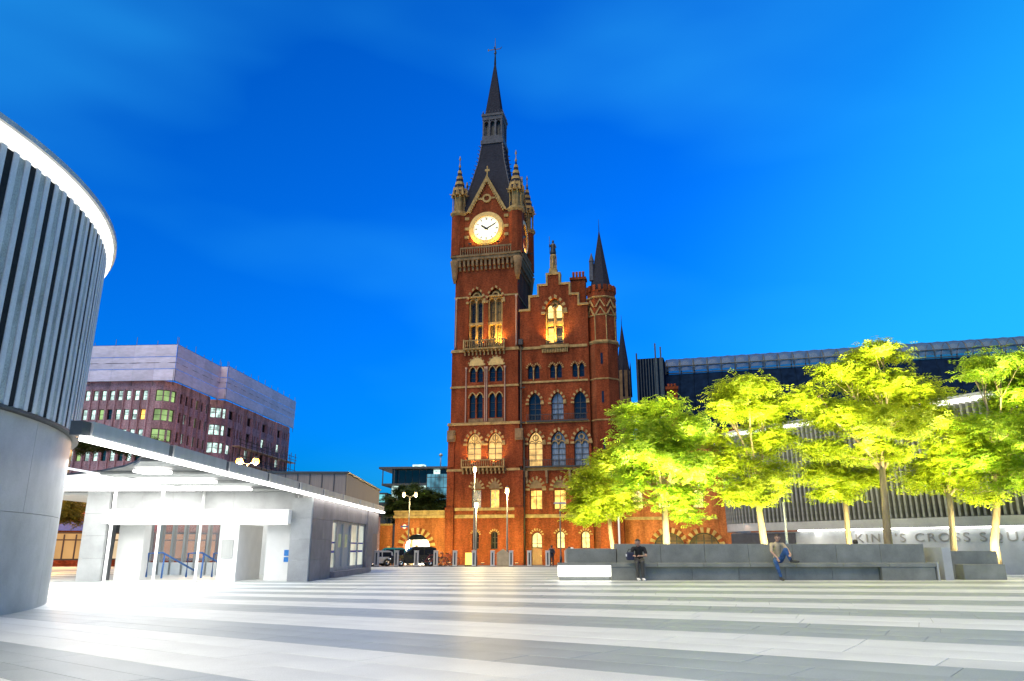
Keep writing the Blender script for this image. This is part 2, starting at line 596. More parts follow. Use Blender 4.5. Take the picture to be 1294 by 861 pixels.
def slab_into(mb, q, dz, origin=Vector()):
    top = [p_ - origin + Vector((0,0,dz)) for p_ in q]
    c_ = sum(top, Vector())/4
    tin = [p_ + (c_-p_).normalized()*0.006 + Vector((0,0,0.0)) for p_ in top]
    low = [p_ - Vector((0,0,0.003)) for p_ in top]
    bot = [p_ - Vector((0,0,0.03)) for p_ in top]
    v_ = tin + low + bot
    mb.add(v_, [(0,1,2,3)] + [(4+i,4+(i+1)%4,(i+1)%4,i) for i in range(4)] + [(8+i,8+(i+1)%4,4+(i+1)%4,4+i) for i in range(4)])
far = {True: MB(), False: MB()}
for n, (cx, q, dark) in enumerate(slabs):
    dz = rnd.uniform(0.001, 0.003)
    if n < 300:
        mb = MB()
        slab_into(mb, q, dz, cx)
        o = mb.build('paving_slab', M['slab_dark' if dark else 'slab_light'], plaza)
        o.location = cx
    else:
        slab_into(far[dark], q, dz)
far[True].build('distant_dark_slabs', M['slab_dark'], plaza, 'stuff')
far[False].build('distant_light_slabs', M['slab_light'], plaza, 'stuff')
# ------------------------------------------------------------------ red brick railway hotel with clock tower
HR = R(12.5)
hotel = thing('railway_hotel', (-3.76, 106.0, 0), -HR,
              'ornate red brick Victorian railway hotel with a lit clock tower, spires and stepped gable', 'building')
def hw(u, y, z):            # hotel-local point to world
    return Vector((-3.76 + u*math.cos(HR) + y*math.sin(HR), 106.0 - u*math.sin(HR) + y*math.cos(HR), z))

def arch(cx, z0, w, hs, rise, n=7):
    """outline: bottom left, bottom right, then over the arch to the left"""
    pts = [(cx-w/2, z0), (cx+w/2, z0)]
    zs = z0 + hs
    if rise <= 0.001:
        return pts + [(cx+w/2, zs), (cx-w/2, zs)]
    rt = arc_right(cx, zs, w, rise, n)
    lf = [(2*cx-x, z) for x, z in rt[:-1]][::-1]
    return pts + rt + lf
def arc_right(cx, zs, w, rise, n=7):
    if rise >= w/2 - 1e-6:
        Rr = (w*w/4 + rise*rise)/w
        c = cx + w/2 - Rr
        th = math.atan2(rise, cx - c)
        return [(c + Rr*math.cos(th*i/n), zs + Rr*math.sin(th*i/n)) for i in range(n+1)]
    Rr = (w*w/4 + rise*rise)/(2*rise)
    zc = zs + rise - Rr
    t0 = math.asin((w/2)/Rr)
    return [(cx + Rr*math.sin(t0*(1-i/n)), zc + Rr*math.cos(t0*(1-i/n))) for i in range(n+1)]
def arc_full(cx, zs, w, rise, n=7):
    rt = arc_right(cx, zs, w, rise, n)
    return rt + [(2*cx-x, z) for x, z in rt[:-1]][::-1]
def inset(poly, d):
    n = len(poly)
    cx = sum(p_[0] for p_ in poly)/n
    cz = sum(p_[1] for p_ in poly)/n
    w = max(p_[0] for p_ in poly) - min(p_[0] for p_ in poly)
    h = max(p_[1] for p_ in poly) - min(p_[1] for p_ in poly)
    mx_, mz = (max(p_[0] for p_ in poly)+min(p_[0] for p_ in poly))/2, (max(p_[1] for p_ in poly)+min(p_[1] for p_ in poly))/2
    return [(mx_ + (x-mx_)*(w-2*d)/w, mz + (z-mz)*(h-2*d)/h) for x, z in poly]

def window(parent, poly, y, pane, frame=None, mull=1, trans=(0.5,), fw=0.09, name='window', T=None):
    """window part (frame bars) with its pane as sub-part, set back in the wall at depth y"""
    frame = frame or M['frame_dark']
    x0, x1 = min(p_[0] for p_ in poly), max(p_[0] for p_ in poly)
    z0, z1 = min(p_[1] for p_ in poly), max(p_[1] for p_ in poly)
    mb = MB(T)
    mb.ring(poly, inset(poly, fw), y-0.04, y+0.06)
    for k in range(mull):
        x = x0 + (x1-x0)*(k+1)/(mull+1)
        mb.box(x-fw*.45, x+fw*.45, y-0.03, y+0.05, z0+fw, z1-fw*1.5)
    for t in trans:
        z = z0 + (z1-z0)*t
        hw_ = (x1-x0)/2 - fw*.6
        cxm = (x0+x1)/2
        mb.box(cxm-hw_, cxm+hw_, y-0.025, y+0.045, z-fw*.4, z+fw*.4)
    w_ = mb.build(name, frame, parent)
    pb = MB(T)
    tris = tessellate_polygon([[Vector((x, 0, z)) for x, z in poly]])
    pb.add([(x, y+0.07, z) for x, z in poly], tris)
    pb.build('pane', pane, w_)
    return w_

def surround(parent, cx, zs, w, rise, y, ww=0.32, proud=0.09, mats=None, n=7, name='arch_surround', drop=0.0):
    inn = arc_full(cx, zs, w, rise, n)
    k = (w + 2*ww)/w
    out = [(cx + (x-cx)*k, zs + (z-zs)*((rise+ww)/rise)) for x, z in inn]
    mb = MB()
    mb.ring(out, inn, y-proud, y+0.05, 0, alt=(1, 1), closed=False)
    if drop:
        for s in (-1, 1):
            mb.box(cx + s*(w/2+ww*.5) - ww*.6, cx + s*(w/2+ww*.5) + ww*.6, y-proud-.05, y+.05, zs-drop, zs-.005)
    return mb.build(name, mats or [M['stone'], M['brick']], parent)

def course(parent, x0, x1, y0, y1, z, h, proud=0.14, m='stone', name='string_course'):
    mb = MB()
    mb.box(x0-proud, x1+proud, y0-proud, y1+proud, z, z+h*.55)
    mb.box(x0-proud*.6, x1+proud*.6, y0-proud*.6, y1+proud*.6, z+h*.55+.001, z+h)
    return mb.build(name, M[m], parent)

# --- tower tiers: (x0, x1, front y, z0, z1)
TD = 10.0
tiers = [(-5.5, 4.9, 0.0, -1.6, 18.2), (-5.25, 4.7, 0.18, 18.2, 29.0), (-5.0, 4.6, 0.36, 29.0, 42.4), (-5.0, 4.6, 0.30, 42.4, 51.2)]
holes = [[] for _ in tiers]
def twin(k, poly, pane, **kw):
    holes[k].append(poly)
    window(hotel, poly, tiers[k][2]+0.38, pane, **kw)
D, W_, C_, B_, BL = M['dark_window'], M['warm_pane'], M['cream_pane'], M['bright_pane'], M['blue_window']
# ground storey slits
for cx, pn in ((-1.26, D), (1.38, D)):
    twin(0, arch(cx, 0.9, 0.95, 1.9, 0.42), pn, trans=(.35, .65))
    surround(hotel, cx, 2.8, 0.95, 0.475, 0.0, 0.28, 0.05)
# first floor
for cx, pn in ((-1.2, BL), (1.38, W_)):
    twin(0, arch(cx, 6.1, 1.32, 2.75, 0.0), pn, trans=(.5,), mull=1, frame=M['frame_pale'])
    tym = MB(); tym.ext(arc_full(cx, 8.95, 1.5, 1.1), -0.05, 0.05)
    tym.build('tympanum', M['stone_d'], hotel)
    surround(hotel, cx, 8.95, 1.5, 1.1, 0.0, 0.42, 0.1)
# second floor: big twin arches with tracery
for cx, pn in ((-1.66, C_), (1.38, C_)):
    twin(0, arch(cx, 12.95, 2.1, 2.35, 1.55), pn, mull=1, trans=(.22,.42,.62), fw=0.12)
    surround(hotel, cx, 15.3, 2.1, 1.55, 0.0, 0.44, 0.14, drop=.3)
    tr = MB(); ang = [2*PI*i/12 for i in range(12)]
    c_o = [(cx + .46*math.cos(a), 16.05 + .46*math.sin(a)) for a in ang]
    c_i = [(cx + .30*math.cos(a), 16.05 + .30*math.sin(a)) for a in ang]
    tr.ring(c_o, c_i, 0.22, 0.36)
    for s in (-1, 1):
        ao = arc_full(cx+s*.5, 15.05, .98, .6); ai = arc_full(cx+s*.5, 15.05, .74, .46)
        tr.ring(ao, ai, 0.2, 0.36, closed=False)
    tr.build('tracery', M['stone'], hotel)
def balcony(x0, x1, yf, z, h=1.0, corb=True, d=0.9, name='balcony'):
    mb = MB()
    mb.box(x0, x1, yf-d, yf+.05, z-.22, z)
    mb.box(x0, x1, yf-d, yf-d+.16, z+h-.16, z+h)
    n = int((x1-x0)/.32)
    for i in range(n+1):
        x = x0 + .08 + (x1-x0-.16)*i/n
        mb.lathe(x, yf-d+.08, [(.05, z), (.085, z+h*.3), (.045, z+h*.6), (.06, z+h-.16)], 6)
    for s in (x0, x1-.2):
        mb.box(s, s+.2, yf-d-.02, yf-d+.18, z+.002, z+h+.1)
        mb.box(s+.02, s+.18, yf-d+.19, yf, z+h-.15, z+h-.01)
    if corb:
        nc = max(3, int((x1-x0)/.55))
        for i in range(nc):
            x = x0 + .2 + (x1-x0-.4)*i/(nc-1)
            mb.box(x-.12, x+.12, yf-d*.85, yf, z-.55, z-.221)
            mb.box(x-.11, x+.11, yf-d*.5, yf, z-1.0, z-.551)
    return mb.build(name, M['stone'], hotel)
balcony(-3.3, 2.95, 0.0, 12.0, 0.95)
# third and fourth floors: paired lancets in a tall stone frame
for (z0, hs) in ((18.95, 2.9), (24.2, 1.55)):
    for cx in (-2.03, -0.93, 0.9, 1.95):
        twin(1, arch(cx, z0, 0.86, hs, 0.72), D, mull=0, trans=(.3,.62), fw=.06)
        if z0 > 20:
            surround(hotel, cx, z0+hs, 0.86, 0.72, 0.18, .14, .08, mats=[M['stone'], M['stone']])
        else:
            surround(hotel, cx, z0+hs, 0.86, 0.72, 0.18, .18, .1, mats=[M['stone'], M['stone']])
for x, m_ in ((-3.0, 'stone_p'), (-.15, 'stone_p'), (0.12, 'stone_p'), (2.78, 'stone_p')):
    mb = MB(); mb.lathe(x, .06, [(.16,18.3),(.11,18.6),(.11,26.0),(.2,26.4)], 8)
    mb.build('shaft', M[m_], hotel)
for cx in (-1.48, -1.48+2.92):
    mb = MB(); mb.ext(arc_full(cx, 26.65, 2.3, 1.25), 0.10, 0.22)
    mb.build('tympanum', M['gold'], hotel)
    surround(hotel, cx, 26.65, 2.3, 1.25, 0.18, .2, .14)
for cx in (-1.48, 1.44):
    mb = MB(); mb.box(cx-1.1, cx+1.1, .12, .2, 18.25, 18.85)
    for i in range(8): mb.box(cx-1.0+i*.27, cx-.85+i*.27, .07, .125, 18.35, 18.75)
    mb.build('panel', M['stone_d'], hotel)
balcony(-3.4, 2.85, 0.36, 29.2, 1.2)
# belfry windows
for k, cx in enumerate((-1.72, 1.22)):
    po = arch(cx, 29.3, 2.3, 7.3, 2.0)
    holes[2].append(po)
    surround(hotel, cx, 36.6, 2.3, 2.0, 0.36, .34, .14, drop=.35)
    bk = MB(); bk.ext(po, 1.25, 1.35, back=False); bk.build('belfry_back', M['stone'], hotel)
    for s in (-1, 1):
        for (z0, hs, rs) in ((29.6, 2.9, .45), (33.4, 2.7, .45)):
            window(hotel, arch(cx+s*.48, z0, .66, hs, rs), 1.18, D, mull=0, trans=(.5,), fw=.06)
    sh = MB()
    for s in (-1, 0, 1):
        sh.lathe(cx+s*1.0, .62, [(.15,29.3),(.09,29.6),(.09,36.3),(.17,36.7)], 8)
    sh.build('shaft', M['stone'], hotel)
    sp_ = MB()
    sp_.box(cx-1.15, cx+1.15, .55, 1.2, 32.9, 33.3)
    sp_.ring([(cx+.62*math.cos(2*PI*i/14), 37.45+.62*math.sin(2*PI*i/14)) for i in range(14)], [(cx+.4*math.cos(2*PI*i/14), 37.45+.4*math.sin(2*PI*i/14)) for i in range(14)], .5, .75)
    for s in (-1, 1):
        sp_.ring(arc_full(cx+s*.53, 36.5, 1.05, .7), arc_full(cx+s*.53, 36.5, .8, .52), .5, .75, closed=False)
    sp_.build('tracery', M['stone'], hotel)
# the walls themselves
def tower_walls(k, name='tower_wall'):
    x0, x1, yf, z0, z1 = tiers[k]
    mb = MB()
    mb.ext([(x0,z0),(x1,z0),(x1,z1),(x0,z1)], yf, yf+1.3, holes=holes[k], reveal=(1.3 if k == 2 else 0.5), back=False)
    mb.box(x1-.5, x1, yf+1.301, TD-yf, z0, z1)
    mb.box(x0, x0+.5, yf+1.301, TD-yf, z0, z1)
    mb.box(x0+.501, x1-.501, TD-yf-.5, TD-yf, z0, z1)
    return mb.build(name, M['brick'], hotel)
for k in range(4):
    if k == 3:
        holes[3].append([( -.24+2.05*math.cos(2*PI*i/32), 48.25+2.05*math.sin(2*PI*i/32)) for i in range(32)])
    tower_walls(k)
for z, h, k in ((5.0,.45,0),(6.0,.4,0),(11.4,.35,0),(17.9,.4,0),(23.4,.3,1),(28.75,.45,1)):
    x0, x1, yf = tiers[k][:3]
    course(hotel, x0, x1, yf, TD-yf, z, h, 0.13)
course(hotel, -5.0, 4.6, .36, TD-.36, 37.2, .25, .08)
# corner buttresses and shafts of the lower stage, downpipe
for x in (-5.55, 4.35):
    mb = MB(); mb.box(x, x+1.15, -.35, -.001, -1.5, 5.0); mb.box(x+.06, x+1.09, -.25, -.001, 6.4, 11.4); mb.box(x+.1, x+1.05, -.18, -.001, 12.0, 15.6)
    mb.box(x-.05, x+1.2, -.5, -.002, 4.95, 6.45)
    mb.build('buttress', [M['brick']], hotel)
    mb = MB(); mb.box(x+.0, x+1.15, -.45, .0, 15.6, 17.2); mb.box(x+.15, x+1.0, -.6, -.451, 15.9, 16.9)
    mb.build('carved_block', M['stone_d'], hotel)
for x in (-4.95, 4.25):
    mb = MB(); mb.lathe(x+.17, .3, [(.2,29.4),(.12,29.8),(.12,36.8),(.22,37.2)], 8); mb.build('shaft', M['stone_p'], hotel)
for x in (5.15, 5.55):
    mb = MB(); mb.tube([(x,.1,-1.4),(x,.1,29.4 if x < 5.3 else 16)], .11, 6)
    if x < 5.3: mb.box(x-.3, x+.3, -.2, .4, 29.4, 30.2)
    for z in range(3, 28, 5): mb.box(x-.16, x+.16, -.05, .3, z, z+.15)
    mb.build('downpipe', M['frame_dark'], hotel)
# corbelled cornice under the clock
cb = MB()
for side in range(4):
    Mx = Matrix.Translation((-.2, 5.0, 0)) @ Matrix.Rotation(side*PI/2, 4, 'Z')
    cb.M = Mx
    n = 15
    for i in range(n):
        x = -4.7 + 9.4*i/(n-1)
        cb.box(x-.16, x+.16, -5.22, -4.64, 42.1, 43.1)
        cb.box(x-.14, x+.14, -4.95, -4.64, 41.5, 42.099)
    cb.box(-5.25, 5.25, -5.3, -4.6, 43.101, 43.6)
    cb.box(-5.4, 5.4, -5.45, -4.6, 43.601, 43.9)
    for s in (-1, 1):
        cb.lathe(s*4.9, -4.85, [(.15,39.6),(.4,40.6),(.55,42.0),(.75,43.1)], 8)
cb.build('corbel_table', M['stone_d'], hotel)
pr = MB()
for side in range(4):
    pr.M = Matrix.Translation((-.2, 5.0, 0)) @ Matrix.Rotation(side*PI/2, 4, 'Z')
    pr.box(-4.0, 4.0, -5.35, -5.2, 44.9, 45.15)
    for i in range(22):
        x = -3.9 + 7.8*i/21
        pr.box(x-.07, x+.07, -5.33, -5.22, 43.901, 44.899)
pr.build('parapet', M['stone_d'], hotel)
# clock faces (front and the two sides that can be seen)
def clock(Mx, full=True):
    ang = [2*PI*i/40 for i in range(40)]
    rg = MB(Mx)
    rg.ring([(2.6*math.cos(a), 2.6*math.sin(a)) for a in ang], [(2.03*math.cos(a), 2.03*math.sin(a)) for a in ang], -.28, .2)
    rg.ring([(2.75*math.cos(a), 2.75*math.sin(a)) for a in ang], [(2.6*math.cos(a), 2.6*math.sin(a)) for a in ang], -.12, .1)
    c = rg.build('clock', M['gold'], hotel)
    fb = MB(Mx)
    fb.ext([(2.04*math.cos(a), 2.04*math.sin(a)) for a in ang], .02, .1, back=False)
    fb.build('dial', M['clock_face'], c)
    nb = MB(Mx)
    for i in range(12):
        a = PI/2 - 2*PI*i/12
        for w in ((-.12, 0, .12) if i % 3 == 0 else (-.06, .06)):
            dx, dz = math.cos(a), math.sin(a)
            px_, pz = -dz, dx
            v = []
            for rr_, ss in ((1.40,-.04),(1.40,.04),(1.80,.04),(1.80,-.04)):
                v.append((dx*rr_+px_*(w+ss), 0.0, dz*rr_+pz*(w+ss)))
            nb.add(v, [(0,1,2,3)])
    nb.ring([(1.92*math.cos(a), 1.92*math.sin(a)) for a in ang], [(1.88*math.cos(a), 1.88*math.sin(a)) for a in ang], -.005, .015)
    nb.build('numerals', M['iron'], c)
    hb = MB(Mx)
    for (hour_a, L, w) in ((R(90-305), 1.1, .17), (R(90-62), 1.65, .12)):
        dx, dz = math.cos(hour_a), math.sin(hour_a)
        px_, pz = -dz, dx
        pr_ = [(-.3, w*.7), (0, w), (L*.8, w*.9), (L, 0.01)]
        v = [(dx*l+px_*q, -.03, dz*l+pz*q) for l, q in pr_] + [(dx*l-px_*q, -.03, dz*l-pz*q) for l, q in pr_[::-1]]
        v += [(x, -.01, z) for x, y_, z in v]
        n8 = 8
        hb.add(v, [tuple(range(8)), tuple(range(15,7,-1))] + [(i,(i+1)%8,8+(i+1)%8,8+i) for i in range(8)])
    hb.build('hands', M['iron'], c)
clock(Matrix.Translation((-.24, .3, 48.25)))
clock(Matrix.Translation((4.6, 4.9, 48.25)) @ Matrix.Rotation(PI/2, 4, 'Z'))
clock(Matrix.Translation((-5.0, 4.9, 48.25)) @ Matrix.Rotation(-PI/2, 4, 'Z'))
# gables over the clocks
for side in range(4):
    Mx = Matrix.Translation((-.2, 5.0, 0)) @ Matrix.Rotation(side*PI/2, 4, 'Z')
    gb = MB(Mx)
    gb.ext([(-3.0,51.2),(3.0,51.2),(0,57.0)], -4.7, -4.2)
    gb.build('gable', M['brick'], hotel)
    st = MB(Mx)
    for s in (-1, 1):
        st.ext([(s*3.25,51.0),(s*2.75,51.2),(0,56.35),(0,57.3)], -4.95, -4.1)
        for i in range(14):
            t = (i+.5)/14
            st.box(s*2.7*(1-t)-.11, s*2.7*(1-t)+.11, -5.0, -4.71, 51.0+5.35*t-.2, 51.0+5.35*t+.1)
    st.build('gable_coping', M['stone'], hotel); st = MB(Mx)
    st.ring([(.72*math.cos(2*PI*i/16), 53.3+.72*math.sin(2*PI*i/16)) for i in range(16)], [(.42*math.cos(2*PI*i/16), 53.3+.42*math.sin(2*PI*i/16)) for i in range(16)], -4.85, -4.6)
    st.box(-1.5, -.73, -4.8, -4.69, 53.15, 53.45); st.box(.73, 1.5, -4.8, -4.69, 53.15, 53.45)
    st.build('roundel', M['stone'], hotel); st = MB(Mx)
    st.box(-.09, .09, -4.7, -4.5, 57.2, 58.9); st.box(-.36, .36, -4.69, -4.51, 58.0, 58.35)
    st.build('cross_finial', M['stone'], hotel)
    for z in (46.8, 48.2, 49.9):
        for s in (-1, 1):
            qb = MB(Mx); qb.box(s*3.1-.35, s*3.1+.35, -4.85, -4.69, z, z+.45); qb.build('quoin', M['stone'], hotel)
    rf = MB(Mx)
    rf.add([(-3.3,-4.15,51.0),(3.3,-4.15,51.0),(0,-4.15,57.4),(-3.3,0,51.0),(3.3,0,51.0),(0,0,57.4)], [(0,3,5,2),(1,2,5,4)])
    rf.build('gable_roof', M['slate'], hotel)
# corner turrets with banded pinnacles
for sx in (-1, 1):
    for sy in (-1, 1):
        cx, cy = -.2 + sx*4.55, 5.0 + sy*4.4
        tb = MB(); tb.frustum(cx, cy, 44, 1.12, 51.0, 1.08, 8, rot=PI/8); t_ = tb.build('corner_turret', M['brick'], hotel)
        sb = MB()
        sb.lathe(cx, cy, [(1.1,50.6),(1.35,50.95),(1.35,51.25),(1.1,51.4)], 8, sm=False, rot=PI/8)
        sb.frustum(cx, cy, 51.4, .62, 54.2, .62, 8)
        for i in range(8):
            a = 2*PI*i/8 + PI/8
            sb.lathe(cx+.98*math.cos(a), cy+.98*math.sin(a), [(.1,51.4),(.075,51.6),(.075,53.8),(.13,54.1)], 6)
            a2 = 2*PI*i/8
            p0 = (cx+1.0*math.cos(a2), cy+1.0*math.sin(a2))
            sb.frustum(p0[0], p0[1], 54.1, .34, 55.7, .02, 4, rot=a2)
            sb.tube([(cx+1.05*math.cos(a), cy+1.05*math.sin(a), 54.3), (cx+1.55*math.cos(a), cy+1.55*math.sin(a), 54.5)], [.14,.04], 5)
        sb.frustum(cx, cy, 54.1, 1.05, 54.5, 1.0, 8, rot=PI/8)
        sb.build('arcade', M['stone'], t_)
        rb = MB()
        zz, n = 54.5, 9
        for i in range(n):
            a0, a1 = .95*(1-i/n)+.12, .95*(1-(i+1)/n)+.12
            rb.frustum(cx, cy, zz+i*.52, a0+(.06 if i%2 else 0), zz+(i+1)*.52-.002, a1+(.06 if i%2 else 0), 8, mi=i%2)
        rb.lathe(cx, cy, [(.1,59.15),(.2,59.5),(.08,59.8),(.06,60.4),(.18,60.7),(.02,61.3)], 6, mi=1)
        rb.build('pinnacle', [M['slate'], M['stone']], t_)
# great slate spire with lantern
spb = MB()
prof = [(51.0,4.5),(53.5,3.85),(57.0,3.0),(61.0,2.15),(64.6,1.72)]
for (z0,r0),(z1,r1) in zip(prof[:-1], prof[1:]):
    spb.frustum(-.2, 5.0, z0, r0*1.4142, z1, r1*1.4142, 4, rot=PI/4, cap=False)
spire = spb.build('spire', M['slate'], hotel)
cr = MB()
for sx in (-1, 1):
    for sy in (-1, 1):
        pts = [(-.2+sx*r_, 5+sy*r_, z) for z, r_ in prof]
        cr.tube(pts, .12, 5)
        for (za, ra), (zb, rb_) in zip(prof[:-1], prof[1:]):
            for i in range(5):
                t = i/5
                r_ = ra+(rb_-ra)*t; z = za+(zb-za)*t
                cr.tube([(-.2+sx*r_,5+sy*r_,z),(-.2+sx*(r_+.32),5+sy*(r_+.32),z+.2)], [.09,.06], 4)
cr.build('crocketed_ridge', M['lead'], spire)
ln = MB()
ln.box(-.2-1.9, -.2+1.9, 3.1, 6.9, 64.5, 65.2)
ln.box(-.2-1.7, -.2+1.7, 3.3, 6.7, 65.2, 66.0)
ln.box(-.2-1.7, -.2+1.7, 3.3, 6.7, 69.0, 69.7)
ln.box(-.2-1.82, -.2+1.82, 3.18, 6.82, 69.7, 70.1)
ln.box(-.2-1.1, -.2+1.1, 3.9, 6.1, 66.0, 69.0, 1)
for side in range(4):
    ln.M = Matrix.Translation((-.2,5,0)) @ Matrix.Rotation(side*PI/2,4,'Z')
    for x in (-1.5, -.5, .5, 1.5):
        ln.box(x-.14, x+.14, -1.66, -1.36, 66.001, 68.999)
    for x in (-1.0, 0, 1.0):
        ln.ring(arch(x, 68.0, .9, .3, .6)[2:], arch(x, 68.0, .7, .3, .5)[2:], -1.64, -1.4, closed=False)
    for i in range(7):
        x = -1.5+.5*i
        ln.tube([(x,-1.7,70.1),(x,-1.7,70.7)], [.1,.03], 4)
ln.build('lantern', [M['lead'], M['iron']], spire)
tp = MB()
tp.frustum(-.2, 5, 70.1, 1.35*1.4142, 80.6, .16, 4, rot=PI/4)
tp.build('spire_top', M['slate'], spire)
fn = MB()
fn.tube([(-.2,5,80.5),(-.2,5,83.2),(-.2,5,85.8)], [.2,.09,.03], 6)
fn.box(-1.1, .7, 4.96, 5.04, 83.5, 83.62); fn.box(-.26, -.14, 4.2, 5.8, 83.45, 83.55)
fn.add([(-1.5,5,83.3),(-1.1,5,83.55),(-1.5,5,83.85)], [(0,1,2)]); fn.tube([(.7,5,83.56),(.95,5,83.9)], .06, 4)
fn.lathe(-.2, 5, [(.05,82.5),(.25,82.75),(.05,83.0)], 8)
fn.build('weathervane', M['iron'], spire)

# --- gabled wing to the right of the tower
wh = []
YW = 0.6
def wwin(poly, pane, **kw):
    wh.append(poly)
    window(hotel, poly, YW+.4, pane, **kw)
# ground: door and two lit windows
wh.append(arch(7.15, -1.3, 1.45, 3.8, .6))
dr = MB(); dr.box(6.45, 7.85, YW+.3, YW+.4, -1.3, 1.0)
for i in range(3): dr.box(6.52+i*.45, 6.9+i*.45, YW+.27, YW+.3, -1.1, .85)
dr_o = dr.build('door', M['door_red'], hotel)
hn = MB(); hn.lathe(7.7, YW+.2, [(.04,-.1),(.05,0),(.04,.1)], 6); hn.build('handle', M['gold'], dr_o)
window(hotel, arch(7.15, 1.05, 1.42, 1.45, .58), YW+.34, B_, mull=1, trans=(.28,), frame=M['frame_dark'], name='fanlight')
for cx in (10.4, 13.78):
    wwin(arch(cx, .98, 1.15, 1.85, .4), B_, mull=1, trans=(.6,))
for cx in (7.15, 10.4, 13.78):
    surround(hotel, cx, 2.75, 1.35, .55, YW, .32, .06)
# first floor warm windows under round arches
for k, cx in enumerate((7.1, 10.4, 13.68)):
    wwin(arch(cx, 6.1, 1.7, 2.65, 0), W_, mull=1, trans=(.68,))
    tm = MB(); tm.ext(arc_full(cx, 8.95, 1.8, 1.15), YW-.04, YW+.04); tm.build('tympanum', M['stone_d'], hotel)
    surround(hotel, cx, 8.95, 1.8, 1.2, YW, .5, .1, drop=.3)
# second floor tall arched windows with tracery
for k, (cx, pn) in enumerate(((7.06, C_), (10.3, BL), (13.54, BL))):
    wwin(arch(cx, 11.95, 2.05, 3.3, 1.6), pn, mull=1, trans=(.16,.33,.5,.66), fw=.1)
    surround(hotel, cx, 15.25, 2.05, 1.6, YW, .46, .12, drop=.3)
    tr = MB()
    tr.ring([(cx+.46*math.cos(2*PI*i/12), 15.95+.46*math.sin(2*PI*i/12)) for i in range(12)], [(cx+.3*math.cos(2*PI*i/12), 15.95+.3*math.sin(2*PI*i/12)) for i in range(12)], YW+.2, YW+.36)
    for s in (-1, 1):
        tr.ring(arc_full(cx+s*.5, 14.95, .98, .6), arc_full(cx+s*.5, 14.95, .76, .46), YW+.2, YW+.36, closed=False)
    tr.build('tracery', M['stone'], hotel)
# third floor pointed windows
for k, (cx, pn) in enumerate(((7.03, D), (10.27, BL), (13.5, D))):
    wwin(arch(cx, 18.4, 1.75, 2.5, 1.45), pn, mull=1, trans=(.2,.4,.6), fw=.1)
    surround(hotel, cx, 20.9, 1.75, 1.45, YW, .4, .12, drop=.28)
# fourth floor paired lancets
for cx in (6.9, 10.14, 13.36):
    for s in (-1, 1):
        wwin(arch(cx+s*.49, 24.4, .72, 1.45, .62), D, mull=0, trans=(.5,), fw=.06)
        surround(hotel, cx+s*.49, 25.85, .72, .62, YW, .3, .1)
    mb = MB(); mb.lathe(cx, YW-.02, [(.12,24.1),(.08,24.3),(.08,25.6),(.15,25.9)], 8); mb.build('shaft', M['stone'], hotel)
# gable window, lit from below
po = arch(10.05, 29.4, 2.75, 4.9, 2.1)
wh.append(po)
bk = MB(); bk.ext(po, YW+.75, YW+.85, back=False); bk.build('niche_back', M['stone'], hotel)
surround(hotel, 10.05, 34.3, 2.75, 2.1, YW, .5, .14, drop=.35)
for s in (-1, 1):
    window(hotel, arch(10.05+s*.62, 33.4, .95, 1.6, .5), YW+.66, B_, mull=0, trans=(.5,), fw=.08, frame=M['stone'])
    window(hotel, arch(10.05+s*.62, 29.7, .95, 2.3, .0), YW+.66, W_ if s < 0 else D, mull=0, trans=(.4,), fw=.08)
    mb = MB(); mb.box(10.05+s*.62-.5, 10.05+s*.62+.5, YW+.5, YW+.74, 32.3, 33.1); mb.box(10.05+s*.62-.35, 10.05+s*.62+.35, YW+.45, YW+.499, 32.5, 32.9)
    mb.build('panel', M['stone'], hotel)
mb = MB(); mb.lathe(10.05, YW+.4, [(.16,29.4),(.1,29.7),(.1,34.9),(.18,35.2)], 8)
for s in (-1, 1): mb.lathe(10.05+s*1.25, YW+.25, [(.16,29.4),(.1,29.7),(.1,33.9),(.18,34.25)], 8)
mb.build('shaft', M['stone'], hotel)
mb = MB(); mb.ring([(10.05+.5*math.cos(2*PI*i/12), 35.35+.5*math.sin(2*PI*i/12)) for i in range(12)], [(10.05+.32*math.cos(2*PI*i/12), 35.35+.32*math.sin(2*PI*i/12)) for i in range(12)], YW+.4, YW+.74); mb.build('tracery', M['stone'], hotel)
steps = [(5.0,34.6),(6.35,36.7),(7.66,38.35),(8.98,40.0),(10.9,38.35),(12.35,36.65),(13.6,35.0)]
outl = [(4.9,-1.6),(14.9,-1.6),(14.9,35.0),(13.6,35.0),(13.6,36.65),(12.35,36.65),(12.35,38.35),(10.9,38.35),(10.9,40.0),(8.98,40.0),(8.98,38.35),(7.66,38.35),(7.66,36.7),(6.35,36.7),(6.35,34.6),(4.9,34.6)]
mb = MB(); mb.ext(outl, YW, YW+.9, holes=wh, reveal=.7, back=True); mb.build('wing_wall', M['brick'], hotel)
cp = MB()
for i in range(2, len(outl)-1):
    (xa, za), (xb, zb) = outl[i], outl[i+1]
    if abs(za-zb) < .01:
        cp.box(min(xa,xb)-.14, max(xa,xb)+.14, YW-.14, YW+1.05, za+.002, za+.32)
    else:
        cp.box(xa-.13 if zb < za else xa-.13, xa+.13, YW-.12, YW+1.0, min(za,zb)+.33, max(za,zb)-.002)
cp.build('gable_coping', M['stone'], hotel)
for z, h in ((5.0,.45),(6.0-.5,.0),(11.35,.4),(17.95,.3),(23.75,.28),(28.75,.4)):
    if h: course(hotel, 5.0, 14.6, YW, YW+.3, z, h, .14)
mb = MB()
for i in range(16): mb.box(8.2+i*.24, 8.34+i*.24, YW-.35, YW-.001, 28.1, 28.74)
mb.box(8.0, 12.1, YW-.5, YW-.142, 28.76, 29.2)
mb.build('corbel_table', M['stone'], hotel)
